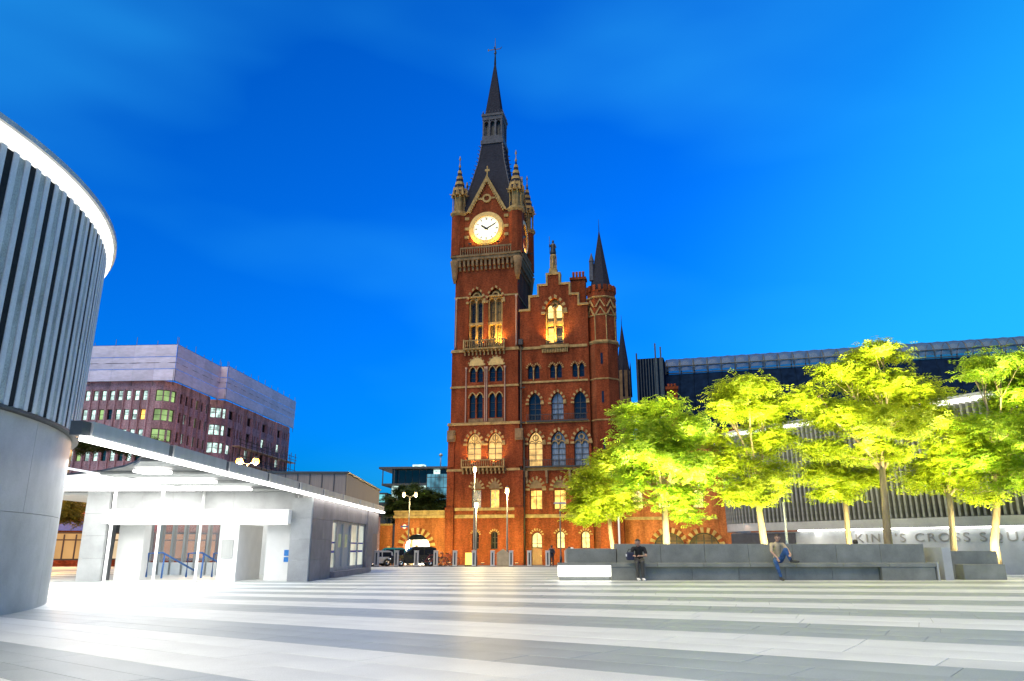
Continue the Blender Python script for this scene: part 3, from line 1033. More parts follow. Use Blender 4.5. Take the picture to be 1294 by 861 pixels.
for z, x0, x1, d in ((11.95,5.7,14.7,.6),(18.3,5.9,14.6,.4)):
    mb = MB()
    mb.box(x0, x1, YW-d, YW-.143, z-.2, z-.02)
    mb.box(x0, x1, YW-d, YW-d+.05, z+.8, z+.86)
    for i in range(int((x1-x0)/.22)):
        mb.box(x0+i*.22, x0+i*.22+.035, YW-d, YW-d+.04, z, z+.8)
    mb.build('balcony_railing', M['iron'], hotel)
for x in (5.9, 8.7, 11.9, 14.4):
    mb = MB(); mb.box(x-.15, x+.15, YW-.7, YW-.001, 10.4, 11.3); mb.box(x-.13, x+.13, YW-.4, YW-.001, 9.6, 10.399); mb.build('bracket', M['stone_d'], hotel)
# pedestal and statue on the gable
mb = MB()
mb.box(9.35, 10.5, YW-.1, YW+1.0, 40.33, 41.0); mb.lathe(9.93, YW+.45, [(.42,41.0),(.32,41.3),(.3,42.6),(.48,43.0),(.48,43.25)], 8)
for s in range(4): mb.frustum(9.93+.42*math.cos(s*PI/2), YW+.45+.42*math.sin(s*PI/2), 41.0, .12, 43.0, .1, 5)
mb.build('pedestal', M['stone'], hotel)
mb = MB()
mb.lathe(9.93, YW+.45, [(.42,43.25),(.46,43.7),(.36,44.3),(.42,44.75),(.34,45.05),(.12,45.15),(.1,45.2),(.17,45.35),(.16,45.55),(.05,45.7)], 10)
mb.tube([(9.6,YW+.4,44.9),(9.45,YW+.1,44.5),(9.5,YW-.05,44.9)], .09, 6); mb.tube([(10.25,YW+.4,44.9),(10.4,YW+.2,44.4),(10.2,YW,44.1)], .09, 6)
mb.tube([(9.5,YW-.05,43.3),(9.48,YW-.05,46.1)], .035, 5)
mb.build('statue', M['iron'], hotel)
# wing side wall, roof, chimney
mb = MB(); mb.box(14.3, 14.9, YW+.91, 14, -1.6, 34.9); mb.box(4.92, 5.4, TD, 14, -1.6, 34.5); mb.build('wing_wall', M['brick'], hotel)
mb = MB(); mb.add([(5.0,YW+1.06,33.6),(14.9,YW+1.06,33.6),(9.95,YW+1.06,39.2),(5.0,16,33.6),(14.9,16,33.6),(9.95,16,39.2)], [(0,3,5,2),(1,2,5,4)]); mb.build('wing_roof', M['slate'], hotel)
mb = MB(); mb.box(12.0, 14.2, 4.6, 6.0, 34, 40.4); mb.box(11.85, 14.35, 4.45, 6.15, 40.4, 40.8)
for i in range(4): mb.lathe(12.35+i*.5, 5.3, [(.2,40.8),(.16,41.2),(.2,41.9)], 8)
ch = mb.build('chimney', M['brick'], hotel)
# octagonal stair turret with slate spire
tcx, tcy = 16.75, 2.35
mb = MB(); mb.frustum(tcx, tcy, -1.6, 2.3, 29.0, 2.3, 8, rot=PI/8); mb.frustum(tcx, tcy, 29.0, 2.12, 37.2, 2.12, 8, rot=PI/8)
for i in range(16):
    a = 2*PI*i/16
    mb.M = Matrix.Translation((tcx,tcy,0)) @ Matrix.Rotation(a,4,'Z')
    mb.box(1.85, 2.2, -.22, .22, 37.0, 37.9)
mb.M = None
tur = mb.build('stair_turret', M['brick'], hotel)
mb = MB()
for z, h, rr_ in ((29.0,.55,2.5),(23.75,.3,2.4),(17.95,.3,2.4),(11.35,.35,2.4),(5.0,.45,2.42),(33.2,.25,2.25),(35.9,.3,2.3)):
    mb = MB(); mb.lathe(tcx, tcy, [(rr_-.15,z),(rr_,z+h*.4),(rr_,z+h*.8),(rr_-.25,z+h)], 8, sm=False, rot=PI/8)
    mb.build('turret_course', M['stone'], tur)
mb = MB()
for i in range(8):
    a = 2*PI*i/8
    nrm = (math.cos(a), math.sin(a))
    mb.M = Matrix.Translation((tcx,tcy,0)) @ Matrix.Rotation(a+PI/2,4,'Z')
    for zz in (33.4, 34.5):
        mb.ring([(-.78,zz),(0,zz+1.25),(.78,zz)], [(-.55,zz),(0,zz+.95),(.55,zz)], -2.12, -1.9, closed=False)
    sf_ = MB(Matrix.Translation((tcx,tcy,0)) @ Matrix.Rotation(a+PI/8,4,'Z'))
    sf_.lathe(2.12, 0, [(.12,29.5),(.08,29.7),(.08,33.0),(.12,33.2)], 6)
    sf_.build('shaft', M['stone'], tur)
mb.M = None
mb.build('zigzag_moulding', M['stone'], tur)
mb = MB(); mb.frustum(tcx, tcy, 37.25, 1.68, 47.0, .06, 8, rot=PI/8); mb.tube([(tcx,tcy,46.9),(tcx,tcy,49.0)], [.06,.02], 5)
mb.build('turret_spire', M['slate'], tur)
mb = MB(); mb.frustum(tcx-1.2, tcy-.6, 39.0, .4, 42.0, .34, 6); mb.frustum(tcx-1.2, tcy-.6, 42.0, .42, 43.4, .03, 6); mb.build('lucarne', M['lead'], tur)
for z in (26.0, 20.5, 14.0):
    mb = MB(); mb.box(tcx-.15, tcx+.15, tcy-2.16, tcy-2.08, z, z+1.6); mb.build('slit_window', M['dark_window'], tur)
# low flank to the right with two big arches
YF = 3.0
fh = []
for cx in (24.65, 29.2):
    poly = arch(cx, -1.3, 4.0, 2.7, 1.6, 9)
    fh.append(poly)
    window(hotel, poly, YF+.6, lit_pane('amber_arch_light', (1.0,.5,.15), .25, .8), mull=3, trans=(.75,), fw=.16)
    surround(hotel, cx, 1.4, 4.0, 1.6, YF, .7, .1, n=8)
for cx, z in ((20.7, 6.2), (24.2, 6.2), (28.75, 6.2), (20.7, 10.4), (24.2, 10.4), (28.75, 10.4)):
    poly = arch(cx, z, 1.5, 1.9, .55)
    fh.append(poly)
    window(hotel, poly, YF+.4, B_ if z < 8 else D, mull=1, trans=(.5,))
    surround(hotel, cx, z+1.9, 1.5, .75, YF, .35, .08)
mb = MB(); mb.ext([(18.2,-1.8),(31.2,-1.8),(31.2,15.0),(18.2,15.0)], YF, YF+.9, holes=fh, reveal=.7); mb.build('flank_wall', M['brick_o'], hotel)
mb = MB(); mb.box(31.2, 60, YF+.2, YF+.9, -1.8, 16.0); mb.build('flank_wall', M['brick_o'], hotel)
for z in (4.7, 9.6): course(hotel, 18.9, 31.0, YF, YF+.3, z, .4, .12)
course(hotel, 18.4, 60, YF, YF+.9, 15.0, .5, .2)
mb = MB(); mb.box(25.4, 26.9, 5.5, 6.6, 16, 23.0); mb.box(25.25, 27.05, 5.3, 6.8, 23.0, 23.4)
for i in range(3): mb.lathe(25.7+i*.45, 6.05, [(.18,23.4),(.14,23.6),(.17,23.9)], 8)
mb.build('chimney', M['brick'], hotel)
# a second, farther spire of the same building
fx, fy = 17.3, 36.0
mb = MB(); mb.frustum(fx, fy, 14, 1.3, 33.0, 1.25, 8); mb.build('far_turret', M['stone_d'], hotel)
mb = MB()
for i in range(8):
    a = 2*PI*i/8
    mb.lathe(fx+1.3*math.cos(a), fy+1.3*math.sin(a), [(.2,28),(.15,33.5),(.02,35.0)], 5)
mb.frustum(fx, fy, 33.0, 1.2, 42.0, .07, 8); mb.tube([(fx,fy,41.9),(fx,fy,44)], [.07,.03], 5)
mb.build('far_spire', M['slate'], hotel)
# low archway block to the left of the tower
YA = 0.9
po = arch(-10.1, -1.6, 3.95, 2.9, 1.65, 10)
mb = MB(); mb.ext([(-13.4,-1.8),(-5.52,-1.8),(-5.52,5.1),(-13.4,5.1)], YA, YA+1.0, holes=[po], reveal=1.0); mb.build('archway_wall', M['brick_o'], hotel)
surround(hotel, -10.1, 1.3, 3.95, 1.65, YA, .85, .08, n=9)
mb = MB()
mb.box(-13.6, -5.53, YA-.25, YA+.8, 5.1, 5.45); mb.box(-13.5, -5.53, YA-.12, YA+.4, 5.45, 5.95); mb.box(-13.6, -5.53, YA-.2, YA+.5, 5.95, 6.15)
for i in range(9): mb.box(-10.2+i*.48, -9.95+i*.48, YA-.16, YA-.121, 5.53, 5.87)
mb.build('archway_parapet', M['stone'], hotel)
mb = MB(); mb.box(-13.3, -5.6, 9.0, 9.3, -1.7, 5.0); mb.box(-13.3, -13.0, YA+1.01, 9, -1.7, 5.0); mb.box(-5.9,-5.6,YA+1.01,9,-1.7,5.0); mb.box(-13.3,-5.6,YA+1.01,9,4.6,4.9)
mb.build('archway_interior', M['white'], hotel)
mb = MB(); mb.ext([q_ for q_ in arc_full(-10.1, 1.3, 3.9, 1.6, 12) if q_[1] > 2.05], YA+.4, YA+.5); mb.build('fanlight', M['dark_window'], hotel)
light('AREA', 'archway_lamp', hw(-10, 5, 4.4), 6000, (1.0,.9,.7), None, 3.0, 3.0, rot=(0,0,0))
# round wall sign beside the arch
sg = MB(); ang=[2*PI*i/24 for i in range(24)]
sg.M = Matrix.Translation((-11.9, YA-.12, 3.95))
sg.ext([(.34*math.cos(a), .34*math.sin(a)) for a in ang], 0, .06)
sg.ring([(.42*math.cos(a), .42*math.sin(a)) for a in ang], [(.30*math.cos(a), .30*math.sin(a)) for a in ang], -.02, .05, mi=1)
sg.box(-.55, .55, -.04, -.021, -.09, .09, 2)
sg.build('round_sign', [M['white'], mat('sign_red', (.45,.03,.05), .4), mat('sign_blue', (.03,.05,.3), .4)], hotel)

# boundary wall left of the archway
bw = thing('boundary_wall', hw(-13.7, .9, -1.3), -HR + R(12), 'long orange brick boundary wall with stone cap and railings behind the taxis', 'wall')
mb = MB(); mb.box(-26, 0, -.2, .2, -.6, 5.4); mb.build('brickwork', M['brick_o'], bw)
mb = MB(); mb.box(-26, 0, -.3, .3, 5.4, 5.65); mb.build('coping', M['stone'], bw)
mb = MB()
for i in range(44): mb.box(-.3-i*.58, -.24-i*.58, -.03, .03, 5.65, 6.7)
mb.box(-26, 0, -.025, .025, 6.5, 6.56); mb.build('railing', M['iron'], bw)
mb = MB(); mb.tube([(-8,-.3,1.6),(-3,-.3,4.0)], .05, 5); mb.build('handrail', M['iron'], bw)

# facade floodlights on the pavement and on the ledges (the warm wash in the photograph)
AMB = (1.0, .98, .18)
def flood(u, y, z, tu, ty, tz, e, colr=AMB, label=None, group=None, spot=R(95)):
    p_ = hw(u, y, z); t_ = hw(tu, ty, tz)
    if z > 5:                                # fixed to a ledge: a part of the building
        mb = MB(); mb.box(-.22, .22, -.16, .16, -.12, -.02); mb.box(-.03, .03, -.03, .03, -.4, -.121)
        o = mb.build('floodlight', M['iron'], hotel); o.location = (u, y, z)
    else:
        o = thing('floodlight', p_, -HR, label, 'floodlight', group)
        mb = MB(); mb.box(-.22, .22, -.16, .16, -.12, -.02); mb.box(-.03, .03, -.03, .03, -.4, -.121)
        mb.build('housing', M['iron'], o)
    mb = MB(); mb.box(-.18, .18, -.12, .12, -.019, -.01); mb.build('lens', M['lamp'], o)
    l = light('SPOT', 'flood_lamp', p_ + Vector((0,0,.08)), e, colr, None, .15, target=t_, spot=spot, blend=.8)
    return o
ORD = ['first','second','third','fourth','fifth','sixth','seventh','eighth','ninth','tenth','eleventh','twelfth']
GL = 'amber floodlight standing on the pavement below the hotel wall'
for k_, u in enumerate((-11.5, -7.2, -2.8, 1.6, 6.0, 10.4, 14.8, 19.2, 23.6, 28.0)):
    flood(u, -7.0, -.75, u+.2, .5, 2.5, 3300, AMB, GL + ', ' + ORD[k_] + ' from the archway', 'floodlights along the hotel pavement', R(80))
for s in (-1, 1):
    flood(-.24+s*2.2, -1.0, 45.5, -.24+s*.7, .3, 47.8, 420, (1,.72,.14), 'small amber floodlight on the parapet below the clock', 'clock floodlights', R(130))
flood(5.75, 4.9, 45.5, 4.6, 4.9, 48, 420, (1,.55,.08), 'small amber floodlight on the side parapet of the clock tower', None, R(130))
for cx in (-1.2, 1.7):
    flood(cx, -.1, 29.8, cx+.2, 1.1, 33.5, 600 if cx < 0 else 2000, (1,.6,.1), 'small amber floodlight on the balcony of the belfry windows', 'belfry floodlights', R(140))
for s in (-1, 1):
    flood(10.05+s*.8, YW-.35, 29.75, 10.05+s*.2, YW+.7, 33.0, 2000, (1,.6,.1), 'small amber floodlight on the sill of the gable window', 'gable floodlights', R(140))
for cx in (-1.66, 1.38):
    flood(cx, -.65, 12.4, cx, .2, 16.0, 1500, (1,.65,.18), 'small amber floodlight on the lower tower balcony', 'lower balcony floodlights', R(130))
# ------------------------------------------------------------------ train shed roof behind the hotel flank
shed = thing('train_shed', hw(21.0, 12.0, 0), -HR - R(3.6), 'long navy train shed roof with a glazed barrel ridge behind the trees', 'building')
nv = 30
for i in range(nv):                        # roof sheets, one to each bay
    x0 = 4.2 + i*2.1
    mb = MB()
    v = [(x0+.02,2.2,27.0),(x0+2.08,2.2,27.0),(x0+2.08,-2.6,17.6),(x0+.02,-2.6,17.6)]
    v += [(a, b+.3, c_-.15) for a, b, c_ in v]
    mb.add(v, [(0,3,2,1),(0,1,5,4),(1,2,6,5),(2,3,7,6),(3,0,4,7)])
    mb.tube([(x0,2.15,27.05),(x0,-2.65,17.65)], .07, 4)
    mb.build('roof_sheet', M['navy'], shed)
def vault(t):
    a = PI*t
    return (5.0 - 2.8*math.cos(a), 27.35 + 2.55*math.sin(a))
for i in range(nv):
    x0 = 4.2 + i*2.1
    for (ta, tb) in ((0.02, .25), (.25, .5), (.5, .75), (.75, .98)):
        mb = MB()
        q = [vault(ta + (tb-ta)*k/3) for k in range(4)]
        v, f = [], []
        for (y_, z_) in q:
            for j in range(5):
                bul = .20*math.sin(PI*j/4)
                cy_, cz_ = y_-5.0, z_-27.35
                l_ = math.hypot(cy_, cz_)
                v.append((x0+.08+1.94*j/4, y_+cy_/l_*bul, z_+cz_/l_*bul))
        for k in range(3):
            for j in range(4):
                f.append((k*5+j, k*5+j+1, k*5+j+6, k*5+j+5))
        mb.add(v, f, 0, True)
        mb.build('ridge_pane', M['vault_glass'], shed)
for i in range(nv+1):
    x0 = 4.2 + i*2.1
    mb = MB(); mb.tube([(x0, *vault(k/12)) for k in range(13)], .10, 5)
    mb.box(x0-.04, x0+.04, 2.0, 2.08, 27.0, 28.3)
    mb.build('ridge_rib', M['steel_d'], shed)
mb = MB()
for z in (27.15, 28.25): mb.tube([(4.2,2.1,z),(4.2+nv*2.1,2.1,z)], .09, 5)
mb.tube([(4.2,5.0,30.02),(4.2+nv*2.1,5.0,30.02)], .08, 5)
mb.build('gutter_rail', M['steel_d'], shed)
mb = MB(); mb.box(0, 4.1, 0, 9, 12, 29.3)
mb.build('gable_end', M['navy'], shed)
mb = MB()
for i in range(10): mb.box(.1+i*.42, .22+i*.42, -.14, -.001, 12, 29.3)
for x, z in ((0,30.2),(2.9,31.6),(3.7,31.0)): mb.box(x-.08, x+.14, -.2, .1, 12, z)
mb.build('gable_fin', M['steel_d'], shed)
mb = MB(); mb.box(4.2, 4.2+nv*2.1, -3.2, -2.4, 14.0, 17.5); mb.build('eaves_wall', M['brick'], shed)

# ------------------------------------------------------------------ left drum: granite base, steel fins, lit rim
DC = (-17.5, 11.9)
drum = thing('ventilation_drum', (*DC, 0), 0, 'round granite drum with tall vertical steel fins and a glowing white rim', 'building')
def sector(mb, r0, r1, z0, z1, a0, a1, n=4, flare0=0.0, flare1=0.0):
    """curved block between two radii and two angles"""
    v, f = [], []
    for k in range(n+1):
        a = a0 + (a1-a0)*k/n
        c, s = math.cos(a), math.sin(a)
        for (rr_, z) in ((r1+flare0, z0), (r1+flare1, z1), (r0+flare1, z1), (r0+flare0, z0)):
            v.append((rr_*c, rr_*s, z))
    for k in range(n):
        for j in range(4):
            f.append((k*4+j, (k+1)*4+j, (k+1)*4+(j+1)%4, k*4+(j+1)%4))
    f.append((0,1,2,3)); f.append((n*4+3,n*4+2,n*4+1,n*4))
    return mb.add(v, f, 0, False)
npan = 18
for k in range(npan):                           # granite cladding panels, two courses of them
    a0, a1 = 2*PI*k/npan, 2*PI*(k+1)/npan
    for (z0, z1, off) in ((-.02, 1.68, 0), (1.688, 3.3, .5)):
        mb = MB(); sector(mb, 8.7, 9.07, z0, z1, a0+.0004+off*2*PI/npan, a1-.0004+off*2*PI/npan, 8)
        mb.build('cladding_panel', M['conc'], drum)
mb = MB()
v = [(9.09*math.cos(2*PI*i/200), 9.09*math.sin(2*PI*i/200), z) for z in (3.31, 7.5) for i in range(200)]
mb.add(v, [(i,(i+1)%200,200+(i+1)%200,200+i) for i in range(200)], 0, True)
mb.build('drum_wall', mat('shade_black_lining', (.012,.013,.014), .8, spec=.05), drum)  # colour blackened to hold the shade between the fins
NF = 200
fin_v = MB(); fin_v.box(.0, .145, -.066, .066, 3.36, 7.5)
fin_m = bevel(fin_v.build('fin', mat('pale_steel_fin', (.60,.62,.60), .5, .14, 6, stretch=(1,1,.3), fine=.12), drum), .01)
fin_m.location = (9.0, 0, 0)
fin_m.rotation_euler = (0, R(.5), 0)
for k in range(1, NF):
    a = 2*PI*k/NF
    if -PI*.58 < ((a + PI) % (2*PI)) - PI < PI*.42:
        o = fin_m.copy(); col.objects.link(o)
        o.parent = drum
        o.location = (9.0*math.cos(a), 9.0*math.sin(a), 0)
        o.rotation_euler = (0, R(.5), a)
# mesh panels and black strips in alternate bays; the strips paint the shade
mp_ = MB(); mp_.box(9.0, 9.125, -.072, .072, 3.46, 7.55)
mp0 = mp_.build('mesh_panel', mat('mesh_lining', (.33,.36,.33), .6, .4, 3, stretch=(1,1,.4), fine=.35), drum)
for k in range(0, NF, 2):
    a = 2*PI*(k+.5)/NF
    if k and -PI*.58 < ((a + PI) % (2*PI)) - PI < PI*.42:
        o = mp0.copy(); col.objects.link(o); o.parent = drum
        o.rotation_euler = (0, R(.5), a)
mp0.rotation_euler = (0, R(.5), PI/NF)
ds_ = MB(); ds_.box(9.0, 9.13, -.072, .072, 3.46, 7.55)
ds0 = ds_.build('gap_shade_strip', mat('painted_gap_shade', (.02,.022,.022), .7, .3, 8, spec=.1), drum)  # near-flush black strip paints in the shaded gap
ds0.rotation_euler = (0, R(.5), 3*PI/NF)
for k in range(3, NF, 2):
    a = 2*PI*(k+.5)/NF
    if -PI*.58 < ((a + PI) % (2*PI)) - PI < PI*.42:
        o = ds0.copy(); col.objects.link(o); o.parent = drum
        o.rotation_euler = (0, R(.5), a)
mb = MB(); sector(mb, 8.6, 9.2, 3.31, 3.355, 0, 2*PI, 96); mb.build('sill_ring', M['steel_d'], drum)
for (nm, r0, r1, z0, z1, mt) in (('rim_cap', 8.5, 9.38, 7.74, 7.84, M['steel']), ('rim_light', 8.85, 9.32, 7.61, 7.735, M['strip_soft'])):
    mb = MB(); sector(mb, r0, r1, z0, z1, 0, 2*PI, 128); mb.build(nm, mt, drum)
mb = MB(); mb.frustum(0, 0, 7.87, 8.6, 7.95, 8.5, 64); mb.build('drum_roof', M['lead'], drum)

# ------------------------------------------------------------------ station entrance with lit canopy
PR = R(-0.9)
ent = thing('station_entrance', (-6.77, 26.4, 0), PR, 'low station entrance pavilion flooded with white light under a flat canopy', 'building')
def ew(x, y, z):
    return Vector((-6.77 + x*math.cos(PR) - y*math.sin(PR), 26.4 + x*math.sin(PR) + y*math.cos(PR), z))
CY0, CY1 = -14.3, 12.4
def bite(y, r=10.45):                      # canopy's inner edge: it curves round the drum with a gap
    w = ew(0, y, 0)
    h = r*r - (w.y-11.9)**2
    return max(-9.6, (-17.5 + math.sqrt(h) if h > 0 else -30) - w.x)
def plan(y0, y1, z0, z1, xr, xl=None, n=24):
    """flat slab whose left edge follows the drum"""
    mb = MB()
    L_ = [(min(max(bite(y0+(y1-y0)*k/n), xl if xl is not None else -9.6), xr-.02), y0+(y1-y0)*k/n) for k in range(n+1)]
    v = []
    for (x, y) in L_:
        v += [(x,y,z0),(xr,y,z0),(xr,y,z1),(x,y,z1)]
    f = []
    for k in range(n):
        for j in range(4): f.append((k*4+j,(k+1)*4+j,(k+1)*4+(j+1)%4,k*4+(j+1)%4))
    f += [(0,1,2,3),(n*4+3,n*4+2,n*4+1,n*4)]
    return mb.add(v, f)
plan(CY0, CY1, 3.035, 3.08, .0).build('canopy_roof', M['steel_d'], ent)
for k in range(9):                        # fascia panels with dark posts between
    y0 = CY0 + k*(CY1-CY0)/9
    mb = MB(); mb.box(.02, .14, y0+.12, y0+(CY1-CY0)/9-.12, 2.84, 3.09); mb.build('fascia_panel', M['steel'], ent)
    mb = MB(); mb.box(-.1, .10, y0-.12, y0+.12, 2.84, 3.07); mb.build('fascia_post', M['steel_d'], ent)
mb = MB(); mb.box(.0, .16, CY0, CY1, 2.76, 2.835); mb.build('edge_light', M['strip'], ent)
plan(-9.5, 0, 2.98, 3.03, -4.2).build('luminous_ceiling', M['lumi'], ent)
k = 0
y0 = CY0 + .8
while y0 < -.6:                            # ceiling coffers: a light bar between steel blades
    plan(y0+1.2, y0+2.2, 2.975, 3.03, -.2, -4.15, 4).build('ceiling_panel', M['steel'], ent)
    bl_ = max(bite(y0), bite(y0+.75)) + .1
    if bl_ < -2.2:
        mb = MB(); mb.box(max(-4.1, bl_), -1.9, y0+.25, y0+.75, 2.93, 3.0); mb.build('light_bar', M['strip'], ent)
    if bl_ < -5.2:
        mb = MB(); mb.box(max(-9.3, bl_), -4.6, y0+.25, y0+.6, 2.94, 2.979); mb.build('light_bar', M['strip'], ent)
    y0 += 2.95
for (x, y) in ((-5.1, -3.5), (-4.75, -1.2), (-3.85, -.1)):
    mb = MB(); mb.lathe(x, y, [(.09,0),(.06,.05),(.045,.06),(.045,2.97)], 10); mb.build('canopy_pole', M['white'], ent)
# right flank: granite wall, glazed doors
MG = mat('mauve_granite', (.20,.18,.19), .55, .2, 1.5, fine=.1, objvar=.1)
PG = mat('pier_granite', (.36,.37,.37), .55, .16, 1.2, fine=.12, objvar=.06)
def panels(x0, x1, y0, y1, z0, z1, ny, nz, m_, along='y', name='granite_panel'):
    for i in range(ny):
        for j in range(nz):
            a, b_ = (y0, y1) if along == 'y' else (x0, x1)
            p0, p1 = a+(b_-a)*i/ny+.004, a+(b_-a)*(i+1)/ny-.004
            q0, q1 = z0+(z1-z0)*j/nz+.003, z0+(z1-z0)*(j+1)/nz-.003
            mb = MB(); mb.box(*((x0,x1,p0,p1) if along == 'y' else (p0,p1,y0,y1)), q0, q1); mb.build(name, m_, ent)
for bx6 in ((-.5, -.21, .05, 2.78, 0, 2.73), (-.5, -.21, 9.45, 10.55, 0, 2.73), (-.48, -.26, 2.81, 9.39, 2.13, 2.73), (-.48, -.26, 10.61, 12.25, 1.76, 2.73), (-7.85, -7.15, .05, .65, 0, 2.96)):
    mb = MB(); mb.box(*bx6); mb.build('wall_core', M['steel_d'], ent)
panels(-.2, -.05, 0, 2.8, 0, 2.75, 2, 4, MG); panels(-.2, -.05, 9.4, 10.6, 0, 2.75, 1, 4, MG)
panels(-.25, -.1, 2.81, 9.39, 2.12, 2.74, 5, 1, MG); panels(-.25, -.12, 10.61, 12.3, 1.75, 2.74, 1, 1, MG)
mb = MB(); mb.box(-.6, .12, 2.81, 9.39, -.02, .22); mb.build('door_plinth', MG, ent)
edges = [2.8, 4.1, 5.2, 6.6, 8.05, 9.4]
for k, (a, b_) in enumerate(zip(edges[:-1], edges[1:])):
    isdoor = k in (1, 2)
    mb = MB()
    for (p0, p1) in ((a+.03, a+.1), (b_-.1, b_-.03)): mb.box(-.3, -.2, p0, p1, .225, 2.115)
    mb.box(-.3, -.2, a+.1, b_-.1, .225, .36); mb.box(-.3, -.2, a+.1, b_-.1, 2.03, 2.115)
    dpart = mb.build('door' if isdoor else 'glazed_panel', M['steel'], ent)
    mb = MB(); mb.box(-.26, -.24, a+.1, b_-.1, .36, 2.03)
    mb.build('leaf_panel' if isdoor else 'pane', M['steel'] if isdoor else lit_pane('frosted_room_light', (.9,.95,.8), .7, .7, .5), dpart)
    if isdoor:
        mb = MB(); mb.box(-.239, -.235, a+.5, a+.95, 1.1, 1.62); mb.build('notice', mat('yellow_notice', (.7,.65,.3), .6), dpart)
    else:
        mb = MB(); mb.box(-.239, -.236, a+.1, b_-.1, .9, .98); mb.box(-.239, -.236, a+.1, b_-.1, 1.25, 1.31); mb.build('blue_band', mat('blue_film', (.08,.08,.35), .5), dpart)
# front: corner pier, header, left pier
panels(-.75, -.06, -.16, -.004, 0, 2.75, 1, 4, PG, 'x')
panels(-7.9, -7.1, -.1, .04, 0, 2.97, 1, 4, PG, 'x')
panels(-7.1, -.76, .1, .5, 2.345, 2.97, 6, 1, PG, 'x', 'header_panel')
mb = MB(); mb.box(-7.05, -.75, -.5, .09, 1.88, 2.34); mb.build('header_box', M['white'], ent)
mb = MB(); mb.box(-6.9, -.9, -.35, .0, 1.85, 1.878); mb.build('header_light', M['strip_soft'], ent)
# inside
mb = MB(); mb.box(-11, -.56, .5, 12.3, 2.9, 2.98); mb.build('hall_ceiling', M['white'], ent)
mb = MB(); mb.box(-.75, -.6, .5, 12.2, .0, 2.9); mb.box(-1.75, -.76, .5, .62, 0, 2.2); mb.build('hall_wall', M['white'], ent)
mb = MB(); mb.box(-3.2, -2.55, .0, 2.4, 0, 1.87); mb.build('ticket_pillar', M['white'], ent)
mb = MB(); mb.box(-3.1, -2.7, -.03, -.005, .75, 1.35); mb.build('notice_board', M['steel'], ent)
mb = MB(); mb.box(-7.05, -6.15, .71, 1.2, 0, 1.87); mb.build('hall_wall', M['white'], ent)
mb = MB(); mb.box(-1.1, -.82, .48, .495, .82, 1.02); mb.box(-1.1, -.82, .48, .495, .62, .78); mb.build('blue_sign', mat('wayfinding_blue', (.02,.2,.6), .4), ent)
for k in range(5):
    y_ = 1.2 + k*2.0
    mb = MB(); mb.box(-7.6, -.9, y_, y_+.4, 2.85, 2.898); mb.build('light_bar', M['strip_soft'], ent)
for k in range(10):                          # glazed back screen towards the street
    x0 = -9.6 + k*.5
    mb = MB(); mb.box(x0, x0+.09, 6.0, 6.3, .0, 2.2); mo = mb.build('mullion', M['steel'], ent)
    mb = MB(); mb.box(x0+.1, x0+.49, 6.1, 6.13, .55, 2.2); mb.build('glazed_pane', M['glass'], ent)
mb = MB(); mb.box(-9.8, -2.4, 6.0, 6.3, 0, .5); mb.box(-9.8, -2.4, 6.0, 6.3, 2.2, 2.89); mb.box(-4.6, -2.4, 6.0, 6.3, .501, 2.199); mb.build('screen_wall', M['white'], ent)
mb = MB(); mb.box(-9.6, -.6, .2, 12, .006, .012); mb.build('hall_floor', M['slab_light'], ent)
for x in (-6.0, -4.6, -3.7):               # stair handrails
    mb = MB(); mb.tube([(x,.9,0.1),(x,.9,.9),(x+.35,1.2,.92),(x+1.1,2.4,.25)], .035, 6); mb.tube([(x+.4,1.2,.05),(x+.4,1.25,.85)], .03, 6)
    mb.build('handrail', mat('blue_handrail', (.05,.15,.42), .35), ent)
for (x, y, e, sx, sy) in ((-6.5, -3, 240, 4, 4), (-2.6, -6.0, 270, 2.5, 9), (-3.5, -1.2, 80, 5, 1.5)):
    light('AREA', 'canopy_lamp', ew(x, y, 2.9), e, (1,.985,.95), None, sx, sy, rot=(0,0,PR))
light('AREA', 'hall_lamp', ew(-5, 4.0, 2.8), 75, (1,.985,.95), None, 5, 5, rot=(0,0,PR))
# plant box on the roof
pb_ = thing('plant_room', (-12.2, 50, 0), R(2), 'grey brown boxy plant room standing on the entrance roof', 'building')
mb = MB(); mb.box(-3.2, 2.4, -6, 8, 0, 5.25); mb.build('wall', mat('grey_cladding', (.25,.20,.18), .6, .15, 2, stretch=(6,6,.2)), pb_)
mb = MB(); mb.box(-3.3, 2.5, -6.1, 8.1, 5.25, 5.35); mb.build('coping', M['steel_d'], pb_)
for k in range(8):
    mb = MB(); mb.box(-3.2+k*.7+.66, -3.2+k*.7+.7, -6.04, -6.001, 3.2, 5.2); mb.build('seam', M['steel_d'], pb_)

